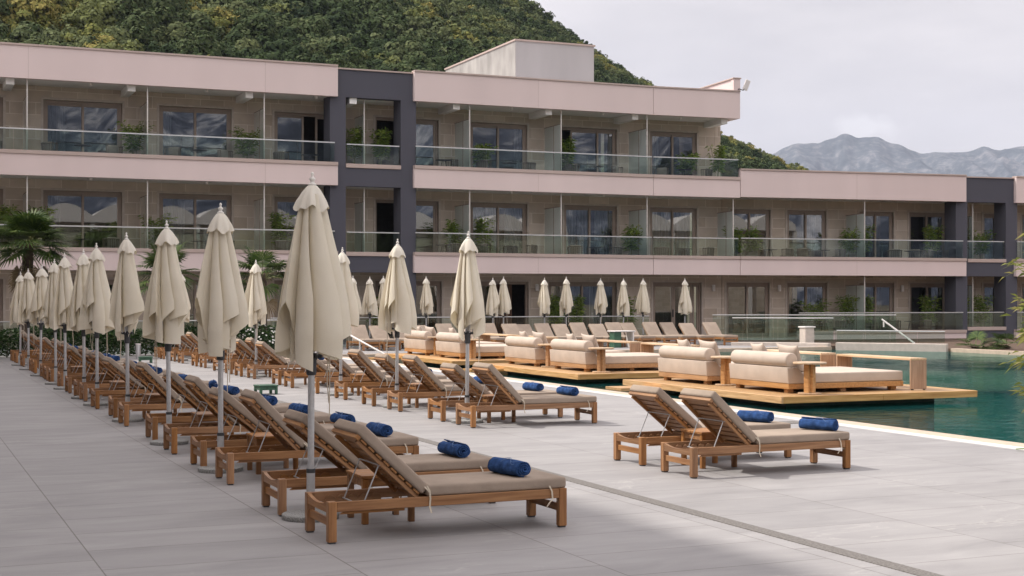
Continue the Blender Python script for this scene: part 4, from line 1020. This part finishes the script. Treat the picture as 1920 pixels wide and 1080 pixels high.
bays = [('A', -30.3, FL2), ('A', -25.9, FL2), ('A', -21.5, FL2), ('A', -17.0, FL2), ('A', -11.0, FL2), ('A', -8.2, FL2), ('A', -4.0, FL2), ('B', .3, FL2),
        ('A', -30.3, FL1), ('A', -25.9, FL1), ('A', -21.5, FL1), ('A', -17.0, FL1), ('A', -11.0, FL1), ('A', -8.2, FL1), ('A', -4.0, FL1), ('B', .3, FL1), ('C', .5, FL1), ('C', 3.2, FL1), ('C', 7.9, FL1), ('C', 9.2, FL1),
        ('C', 3.3, FL0), ('C', 7.9, FL0)]
cnt = {}
for s, t, f in bays:
    cnt[f] = cnt.get(f, 0) + 1; o_ = ordinal(cnt[f] - 1); fl_ = FLN[f]; th = SEC[s][1]
    gap = 2.3 if s == 'C' else 2.75
    if t == -11.0: t, gap = -10.6, 1.5
    for q, (dt, rz) in enumerate(((.55, 35), (gap, -35))):
        if t == -10.6 and q == 0: continue
        place(chair, sp(s, t + dt + random.uniform(-.1, .1), .95 + random.uniform(-.1, .2), f), th + R(-rz + 180 * (random.random() < .8) + random.uniform(-15, 15)),
              f'{("left", "right")[q]} rope chair on the {o_} furnished balcony from left, {fl_}', 'woven balcony chairs')
    place(btab, sp(s, t + (gap + .55) / 2, .9, f), th, f'thin round black table on the {o_} furnished balcony from the left, {fl_}', 'black balcony tables')
pl = [('A', -22.3, FL2, 0), ('A', -17.95, FL2, 0), ('A', -13.45, FL2, 1), ('A', -12.3, FL2, 1), ('A', -7.75, FL2, 2), ('A', -3.75, FL2, 1), ('B', 2.1, FL2, 2), ('B', 3.7, FL2, 1),
      ('A', -26.85, FL1, 1), ('A', -25.7, FL1, 1), ('A', -21.4, FL1, 0), ('A', -16.5, FL1, 1), ('A', -9.0, FL1, 0), ('A', -7.6, FL1, 1), ('A', -.55, FL1, 0), ('C', .3, FL1, 0), ('C', 1.2, FL1, 0), ('C', 6.05, FL1, 0), ('C', 6.9, FL1, 1), ('C', 10.6, FL1, 1), ('C', 12.2, FL1, 1), ('C', 13.3, FL1, 0),
      ('A', -12.5, FL0, 1), ('A', -4.15, FL0, 1), ('A', -3.3, FL0, 1), ('A', -.6, FL0, 1), ('C', 4.4, FL0, 0), ('C', 6.05, FL0, 1), ('C', 6.95, FL0, 1), ('C', 10.45, FL0, 1), ('C', 12.2, FL0, 1), ('C', 13.3, FL0, 1)]
cnt = {}
for i, (s, t, f, k) in enumerate(pl):
    cnt[f] = cnt.get(f, 0) + 1
    place(plants[k], sp(s, t, 1.15, f), random.uniform(0, 6), sc=(1.18, 1.18, 1.1), group='potted bamboos along the hotel', label=f'{("bushy", "tall", "low wide")[k]} potted bamboo on the hotel {FLN[f]}, {ordinal(cnt[f] - 1)} plant from the left')

# ------------------------------------------------------------------ planting before the hotel
def make_palm(name, h, n, R_, seed, label, lean=0, dry=8):
    rnd = np.random.default_rng(seed); root = empty(name, (0, 0, 0), 0, label, 'palm tree')
    m = MB(); m.tube([(lean * t * t, 0, h * t) for t in (0, .3, .6, .85, 1.0)], [.15, .13, .14, .17, .12], 10)
    tr = m.build('trunk', M['bark'], root, smooth=True)
    pv, pf = [], []; dv, df = [], []; pet = MB()
    def fan(c, d, size, V_, F_):
        d = d / np.linalg.norm(d); s = np.cross(d, (0, 0, 1)); s /= np.linalg.norm(s) + 1e-9; u = np.cross(s, d)
        nl = 22
        for k in range(nl):
            a = R(-118 + 236 * k / (nl - 1)); dr = d * math.cos(a) + s * math.sin(a) + u * .18 * abs(math.sin(a)); dr /= np.linalg.norm(dr)
            Lf = size * (1 - .25 * abs(a) / 2.1) * rnd.uniform(.9, 1.08); w = np.cross(dr, u); w /= np.linalg.norm(w) + 1e-9; w = w * .020 * size / .5
            p1 = c + dr * Lf * .55; p2 = c + dr * Lf + np.array((0, 0, -.22 * Lf))
            i = len(V_); V_ += [c, p1 + w, p2, p1 - w]; F_.append((i, i + 1, i + 2, i + 3))
    top = np.array((lean, 0, h))
    for k in range(n + dry):
        isdry = k >= n
        az = rnd.uniform(0, 6.28); el = rnd.uniform(-.35, 1.25) if not isdry else rnd.uniform(-1.25, -.75)
        d = np.array((math.cos(az) * math.cos(el), math.sin(az) * math.cos(el), math.sin(el)))
        Lp = R_ * rnd.uniform(.45, .62); base = top - np.array((0, 0, .25 * rnd.random() + (.15 if isdry else 0)))
        tip = base + d * Lp; tip[2] -= .12 * Lp
        pet.tube([tuple(base), tuple((base + tip) / 2 + np.array((0, 0, .03))), tuple(tip)], .010, 4)
        dd = d.copy(); dd[2] -= .35
        if isdry: fan(tip, dd, R_ * .42, dv, df)
        else: fan(tip, dd, R_ * .55, pv, pf)
    pet.build('leaf_stalks', M['cane'], root)
    np_mesh('fronds', np.array(pv), np.array(pf), M['leaf_palm'], root)
    if dry: np_mesh('dry_fronds', np.array(dv), np.array(df), M['leaf_dry'], root)
    return root
p = make_palm('fan_palm', 3.6, 54, 1.42, 3, 'large dark fan palm with hanging dry fronds at the left edge, before the hotel', .12, 14); p.location = (-15.2, 44.4, 0)
p = make_palm('fan_palm', 2.7, 26, 1.35, 5, 'fan palm partly hidden behind the third left row parasol', .05, 4); p.location = (-11.3, 46.2, 0)
p = make_palm('fan_palm', 2.65, 26, 1.35, 8, 'fan palm between the second left row parasol and the nearest one', -.05, 4); p.location = (-8.15, 46.6, 0)
p = make_palm('low_fan_palm', .12, 16, .95, 14, 'low fan palm in the soil below the slate frame at the right', 0, 0); p.location = (17.45, 53.6, -.05); p['category'] = 'plant'
p = make_palm('low_fan_palm', .12, 16, .9, 15, 'second low fan palm in the soil, nearer the right edge of the photo', 0, 0); p.location = (18.5, 53.2, -.05); p['category'] = 'plant'

def leafy(name, box_n, fn, ln, wd, mat, label, cat, loc, stems=None, seed=1):
    rnd = np.random.default_rng(seed); root = empty(name, loc, 0, label, cat)
    pts, dirs = fn(rnd, box_n); V, F = leaf_quads(pts, dirs, ln, wd, .15, rnd); np_mesh('foliage', V, F, M[mat], root)
    if stems: stems(rnd).build('stems', M['bark'], root)
    return root
def hedge_fn(L_, D_, H_):
    def f(rnd, n):
        x = rnd.uniform(0, L_, n); 
        top = np.array([H_ * (.80 + .22 * mnoise.noise(Vector((xx * .9, 1.5, 0))) + .12 * mnoise.noise(Vector((xx * 3.3, 5, 0)))) for xx in x])
        y = rnd.uniform(-.5, .5, n) * D_; z = rnd.uniform(.02, 1, n) ** .8 * top
        e = rnd.random(n) < .75
        y = np.where(e & (z < top * .85), np.sign(y) * D_ * (.5 - .18 * rnd.random(n)), y)
        d = sph(n, rnd); d[:, 2] = np.abs(d[:, 2]) * .7; d[:, 1] += np.sign(y) * .5
        return np.stack([x, y, z], 1), d
    return f
def hedge_stems(L_):
    def f(rnd):
        m = MB()
        for k in range(int(L_ * 2)): x = (k + .5) / 2; m.tube([(x, 0, -.02), (x + .05, 0, .4), (x - .05, .1, .7)], .018, 5)
        return m
    return f
for i, (u0, u1, v, h, lab) in enumerate(((-3.0, 4.6, 47.2, 1.25, 'dark green hedge at the left edge, behind the end of the left lounger row'), (4.75, 9.4, 47.1, 1.1, 'dark green hedge behind the towels of the left row, beside the silver bollard'), (9.55, 11.9, 47.3, 1.2, 'short dark hedge at the left of the white flowering bush'))):
    o = leafy('hedge', int((u1 - u0) * 1500), hedge_fn(u1 - u0, 1.1, h), .12, .055, 'leaf_hedge', lab, 'hedge', uv(u0, v), hedge_stems(u1 - u0), 20 + i); o.rotation_euler = (0, 0, TH)
def bush_fn(r):
    def f(rnd, n):
        d = sph(n, rnd); d[:, 2] = np.abs(d[:, 2]); p = d * r * rnd.uniform(.55, 1.03, (n, 1)); p[:, 2] = p[:, 2] * 1.25 + .05; return p, d + rnd.normal(size=(n, 3)) * .5
    return f
o = leafy('flowering_bush', 1500, bush_fn(.75), .11, .055, 'leaf_hedge', 'dark bush covered with small white flowers near the middle fan palm', 'bush', (-8.1, 45.9, 0), None, 31)
rnd = np.random.default_rng(4); d_ = sph(150, rnd); d_[:, 2] = abs(d_[:, 2]); p_ = d_ * .77; p_[:, 2] = p_[:, 2] * 1.25 + .05
V = []; F = []
for q in range(150):
    for k in range(3):
        a = sph(1, rnd)[0] * .04; b = np.cross(a, d_[q]); i = len(V); V += [p_[q] + a, p_[q] + b, p_[q] - a, p_[q] - b]; F.append((i, i + 1, i + 2, i + 3))
np_mesh('flowers', np.array(V), np.array(F), M['petal'], o)
glass_fence([P(-4, 48.9), P(12.8, 48.9)], 0, 1.1, 'glass fence behind the dark hedges and fan palms on the left', 9)
m = MB(); m.lathe([(0, 0), (.075, 0), (.075, .42), (.07, .43), (0, .43)], 18); b_ = empty('bollard', uv(6.9, 44.7), 0, 'short silver bollard light standing before the hedge', 'bollard'); m.build('post', M['metal'], b_, smooth=True)
m = MB(); m.lathe([(0, .432), (.08, .432), (.08, .47), (0, .475)], 18); m.build('lamp_cap', M['white'], b_, smooth=True)

# bamboo reaching in at the right edge, and a green leaf tip on the tiles
root = empty('bamboo_plant', (5.03, 13.0, 0), 0, 'yellow green bamboo reaching into the photo at the right edge', 'bamboo')
rnd = np.random.default_rng(77); m = MB(); PP, DD = [], []
m.lathe([(0, 0), (.22, 0), (.27, .45), (.24, .45), (0, .42)], 16, (.55, 0, 0)); m.build('pot', M['pot'], root, smooth=True); m = MB()
for (dx, zt) in ((-.42, 2.15), (-.35, 1.8), (-.30, 1.55), (-.42, 1.3), (-.22, 2.45), (-.36, 1.0), (.1, 2.6), (.3, 2.2)):
    y = rnd.uniform(-.2, .2); b0 = rnd.uniform(-.12, .12)
    m.tube([(b0 + .55, y * .4, .4), (b0 + .32, y * .6, zt * .6), (b0 * .5 + dx * .35, y * .8, zt * .95), (dx * .75, y, zt)], .006, 5)
    for q in range(48):
        t = rnd.uniform(0, 1) ** .6; p = np.array((b0 + (dx - b0) * t ** 1.3, y, zt * (.88 + .13 * t) + rnd.normal() * .03)) + rnd.normal(size=3) * .035
        PP.append(p); d = np.array((-.9 * np.sign(-dx) if rnd.random() < .75 else .8, rnd.normal() * .6, rnd.normal() * .5 + .1)); DD.append(d)
m.build('stems', M['cane'], root)
V, F = leaf_quads(np.array(PP), np.array(DD), .125, .022, .25, rnd); np_mesh('foliage', V, F, M['leaf_right'], root)
m = MB()
for j in range(7):
    t = j / 6; w_ = .075 * math.sin(math.pi * min(1, t * .9 + .06)) ; m.v += [(t * .75, -w_, .02 + .03 * t), (t * .75, 0, .01 + .03 * t), (t * .75, w_, .02 + .03 * t)]
m.f = [(3 * j + k, 3 * j + k + 1, 3 * j + k + 4, 3 * j + k + 3) for j in range(6) for k in range(2)]
o = m.build('green_leaf', M['leaf_bamboo'], None, smooth=True); o.location = (6.13, 17.3, .005); o.rotation_euler = (0, 0, R(-4)); tag(o, 'single broad green leaf lying on the tiles at the right edge', 'leaf')

# ------------------------------------------------------------------ wooded hill behind the hotel
RID = [(-1600, -1500), (-300, -760), (0, -560), (400, -330), (700, -185), (900, -62), (1000, 0), (1060, 42), (1120, 86), (1170, 118), (1225, 155), (1300, 205), (1355, 245), (1400, 262), (1450, 286), (1500, 310), (1540, 328), (1572, 358), (1620, 430), (1800, 540), (2100, 580), (2600, 600)]
def ridge(px):
    for (a, ya), (b, yb) in zip(RID, RID[1:]):
        if px <= b: t = max(0, (px - a) / (b - a)); y = ya + (yb - ya) * t; return (560 - y) * 300 / FPX + EYE - 3.2
    return -3
def hill_z(X, Y):
    px = 960 + X / Y * FPX; r = ridge(px); t = max(0, min(1, (Y - 118) / 182)); b = min(6, r)
    z = b + (r - b) * t ** .93
    if Y > 300: z -= (Y - 300) * .35
    return z + 1.2 * mnoise.noise(Vector((X * .05, Y * .05, 0)))
m = MB(); nx, ny = 110, 44
for j in range(ny):
    Y = 100 + j * 6.5
    for i in range(nx):
        X = (-1700 + i * 40) / FPX * Y; m.v.append((X, Y, hill_z(X, Y) if Y > 118 else -1 + (Y - 100) * .1))
m.f = [(j * nx + i, j * nx + i + 1, (j + 1) * nx + i + 1, (j + 1) * nx + i) for j in range(ny - 1) for i in range(nx - 1)]
struct(m.build('hill', M['hill'], None, smooth=True, sharp=180))
# tree crowns: lumpy clouds of leaf sprays
def crown_pts(rnd, n, r, hgt):
    nb_ = 30; c = sph(nb_, rnd) * r * .80 * rnd.uniform(.55, 1.0, (nb_, 1)); c[:, 2] = c[:, 2] * .7 * hgt + r * .75 * hgt; c = np.vstack([c, [[0, 0, r * hgt * .8]]]); br = np.append(rnd.uniform(.20, .34, nb_), .5) * r
    k = rnd.integers(0, nb_ + 1, n); d = sph(n, rnd); d[:, 2] = np.where(d[:, 2] < -.3, -d[:, 2], d[:, 2])
    p = c[k] + d * (br[k] * rnd.uniform(.72, 1.05, n))[:, None]
    return p, d
def spray(p, d, s, rnd):
    n = len(p); nr = d / np.linalg.norm(d, axis=1, keepdims=True) + rnd.normal(size=(n, 3)) * .20; nr /= np.linalg.norm(nr, axis=1, keepdims=True)
    a = np.cross(nr, rnd.normal(size=(n, 3))); a /= np.linalg.norm(a, axis=1, keepdims=True); b = np.cross(nr, a)
    q = (s * rnd.uniform(.6, 1.25, n))[:, None]; e = rnd.uniform(.55, 1, (n, 1))
    return np.stack([p - a * q * .6, p + b * q * .5 * e - nr * q * .15, p + a * q * .6, p - b * q * .5 * e - nr * q * .15], 1).reshape(-1, 3), np.arange(n * 4).reshape(n, 4)
protos = []
for k in range(8):
    rr = np.random.default_rng(200 + k); p, d = crown_pts(rr, 3400, 1.0, rr.uniform(.85, 1.2)); V, F = spray(p, d, .105, rr)
    base = [.14, .30, .48, .62, .76, .40, .92, .20][k]
    protos.append((V, F, base))
kinds = ['dark green', 'mid green', 'mid green', 'olive green', 'yellow green', 'mid green', 'pale yellow green', 'dark green']
tm = MB(); tm.tube([(0, 0, -1.2), (.05, 0, .1), (0, .05, .6)], [.09, .06, .04], 6)
troot = []
for k, (V, F, b) in enumerate(protos):
    e = empty('hillside_tree', (0, 0, 0), 0, None, 'tree'); np_mesh('crown', V, F, M['leaf_forest'], e, np.clip(b + np.random.default_rng(k).normal(0, .05, len(F)), 0, 1))
    tm.build('trunk', M['bark'], e); troot.append(e)
for q, (u, v, r) in enumerate(((8, -34, 4.2), (19, -36, 5.0), (33, -34, 4.4), (47, -36, 5.2), (58, -33, 4.5))):
    place(troot[(q * 3) % 8], uv(u, v, -.3), q * 1.3, 'leafy green tree growing before the arched pavilion', 'trees before the pavilion', (r, r, r * 1.25))
rt = np.random.default_rng(909); cand = []
tries = 0
grid = {}
while len(cand) < 3500 and tries < 120000:
    tries += 1
    Y = 122 + 190 * rt.random() ** .8; px = rt.uniform(-60, 1660); X = (px - 960) / FPX * Y; z = hill_z(X, Y)
    r = rt.uniform(1.0, 2.1) * ((1.9 if Y < 160 else 1.3 if Y < 195 else 1.0) if px < 1000 else .85)
    y = 560 - (z + r * 2 - EYE) * FPX / Y
    roof = 90 + px * .062 if px < 1228 else (172 if px < 1335 else 318)
    if y > roof + 6 or y < -120 - 60: continue
    if px < 190 and Y > 168 and rt.random() < .72: continue
    g_ = (int(X / 1.5), int(Y / 1.5))
    if g_ in grid: continue
    if Y > 305 and rt.random() < .5: continue
    grid[g_] = 1; cand.append((r / Y, X, Y, z, r, y))
cand.sort(reverse=True)
def kind_at(X, Y):
    nzv = mnoise.noise(Vector((X * .03, Y * .03, 4))) - (.25 if X > 20 else 0) + (.18 if Y < 165 and X < -30 else 0)
    return int(np.clip((nzv * .9 + .45) * 8 + rt.normal() * 1.7, 0, 7.99))
for i, (q, X, Y, z, r, y) in enumerate(cand[:300]):
    k = kind_at(X, Y); k = [0, 7, 1, 5, 2, 3, 4, 6][k]
    place(troot[k], (X, Y, z + r * .1), rt.uniform(0, 6.28), f'{kinds[k]} bushy tree among the trees on the hillside above the hotel roof', f'{kinds[k]} trees on the hillside', (r, r, r))
VV, FF, TT = [], [], []; off = 0
for (q, X, Y, z, r, y) in cand[300:]:
    k = kind_at(X, Y); k = [0, 7, 1, 5, 2, 3, 4, 6][k]
    V, F, b = protos[k]; n = 520; a = rt.uniform(0, 6.28); ca, sa = math.cos(a), math.sin(a)
    sel = rt.permutation(len(F))[:n]; v = V.reshape(-1, 4, 3)[sel]; ctr = v.mean(1, keepdims=True); v = (ctr + (v - ctr) * 2.1).reshape(-1, 3)
    VV.append(np.stack([(v[:, 0] * ca - v[:, 1] * sa) * r + X, (v[:, 0] * sa + v[:, 1] * ca) * r + Y, v[:, 2] * r + z], 1)); FF.append(np.arange(n * 4).reshape(n, 4) + off); off += n * 4
    TT.append(np.clip(np.full(n, b) + rt.normal(0, .06), 0, 1))
o = np_mesh('hillside_forest', np.vstack(VV), np.vstack(FF), M['leaf_forest'], None, np.concatenate(TT)); tag(o, 'dense green forest covering the upper hillside behind the hotel', 'forest', kind='stuff')

# ------------------------------------------------------------------ mountains
def mount_mat(name, c1, c2, c3, sc):
    m = bpy.data.materials.new(name); m.use_nodes = True; t = m.node_tree; b = t.nodes['Principled BSDF']; k = t.links.new
    tcn = N(t, 'ShaderNodeTexCoord'); n1 = N(t, 'ShaderNodeTexNoise'); n1.inputs['Scale'].default_value = sc; n1.inputs['Detail'].default_value = 10; n1.inputs['Roughness'].default_value = .62
    ra = N(t, 'ShaderNodeValToRGB'); e = ra.color_ramp.elements; e[0].position = .42; e[0].color = (*c1, 1); e[1].position = .60; e[1].color = (*c3, 1); q = e.new(.5); q.color = (*c2, 1)
    n2 = N(t, 'ShaderNodeTexNoise'); n2.inputs['Scale'].default_value = sc * 4.5; n2.inputs['Detail'].default_value = 8; n2.inputs['Roughness'].default_value = .7
    mpn = N(t, 'ShaderNodeMapping'); mpn.inputs['Scale'].default_value = (1, 1, .45); av = N(t, 'ShaderNodeMath', operation='MULTIPLY_ADD'); av.inputs[1].default_value = .55; hf = N(t, 'ShaderNodeMath', operation='MULTIPLY'); hf.inputs[1].default_value = .45
    k(tcn.outputs['Object'], mpn.inputs[0]); k(mpn.outputs[0], n1.inputs['Vector']); k(mpn.outputs[0], n2.inputs['Vector']); k(n1.outputs[0], hf.inputs[0]); k(n2.outputs[0], av.inputs[0]); k(hf.outputs[0], av.inputs[2]); k(av.outputs[0], ra.inputs[0]); k(ra.outputs[0], b.inputs['Base Color']); b.inputs['Roughness'].default_value = .95; b.inputs['Specular IOR Level'].default_value = .1
    return m
M['far_mountain'] = mount_mat('far_limestone', (.036, .048, .058), (.066, .078, .090), (.175, .172, .180), .012)
M['near_mountain'] = mount_mat('karst_slope', (.026, .034, .055), (.075, .09, .13), (.40, .40, .42), .009)
MR = [(1100, 330), (1380, 312), (1440, 296), (1475, 282), (1500, 278), (1530, 272), (1560, 264), (1587, 256), (1612, 265), (1640, 265), (1680, 280), (1735, 296), (1790, 290), (1840, 287), (1880, 293), (1930, 288), (2050, 270), (2300, 300), (2800, 330)]
def mr_(px):
    for (a, ya), (b, yb) in zip(MR, MR[1:]):
        if px <= b: t = max(0, (px - a) / (b - a)); t = t * t * (3 - 2 * t); return ya + (yb - ya) * t
    return 330
m = MB(); nx, ny = 420, 90
for j in range(ny):
    t = j / (ny - 1); Y = 2800 + 2600 * t
    for i in range(nx):
        px = 1150 + i * 3.4; X = (px - 960) / FPX * Y; top = (560 - mr_(px)) * 4600 / FPX * 1.045 + 8
        u = t / .69; h = top * (u ** 1.15 if u < 1 else 1 - (u - 1) * .8)
        f = mnoise.fractal(Vector((X * .0016, Y * .0016, 2)), 1.0, 2.1, 7); rdg = abs(mnoise.noise(Vector((X * .0055, Y * .0012, 7)))) + .5 * abs(mnoise.noise(Vector((X * .013, Y * .003, 3)))); f += .5 * mnoise.fractal(Vector((X * .006, Y * .004, 5)), 1.0, 2.1, 6)
        m.v.append((X, Y, max(-3, h * (1 - .42 * rdg * (1 - .9 * min(1, u ** 6)))) + f * 44 * min(1, t * 3) * (.35 if abs(u - 1) < .12 else 1)))
m.f = [(j * nx + i, j * nx + i + 1, (j + 1) * nx + i + 1, (j + 1) * nx + i) for j in range(ny - 1) for i in range(nx - 1)]
struct(m.build('mountains', M['far_mountain'], None, smooth=True, sharp=180))
# the range on the other side of the bay, seen only mirrored in the hotel windows
m = MB(); nx, ny = 120, 30
for j in range(ny):
    t = j / (ny - 1); D = 1000 + 900 * t
    for i in range(nx):
        a = R(-150 + 150 * i / (nx - 1)); X, Y = D * math.cos(a), D * math.sin(a)
        f = mnoise.fractal(Vector((X * .0014, Y * .0014, 9)), 1.0, 2.1, 7); rdg = 1 - abs(mnoise.noise(Vector((a * 9, D * .0006, 3))))
        m.v.append((X, Y, -3 + (190 * rdg ** 1.6 + 190) * t ** .9 + f * 60 * min(1, t * 4)))
m.f = [(j * nx + i, j * nx + i + 1, (j + 1) * nx + i + 1, (j + 1) * nx + i) for j in range(ny - 1) for i in range(nx - 1)]
struct(m.build('mountains', M['near_mountain'], None, smooth=True, sharp=180))

# ------------------------------------------------------------------ the air between here and the mountains
m = MB(); m.box(-6600, 6600, -4600, 7100, -4.2, 900); hz = m.build('haze', None); hz['kind'] = 'stuff'; hz['label'] = 'thin blue haze in front of the far mountains'
hm = bpy.data.materials.new('haze_air'); hm.use_nodes = True; t = hm.node_tree; t.nodes.clear()
o_ = N(t, 'ShaderNodeOutputMaterial'); pv_ = N(t, 'ShaderNodeVolumePrincipled'); pv_.inputs['Color'].default_value = (.68, .75, .92, 1); pv_.inputs['Density'].default_value = .00010
t.links.new(pv_.outputs[0], o_.inputs['Volume']); hz.data.materials.append(hm)
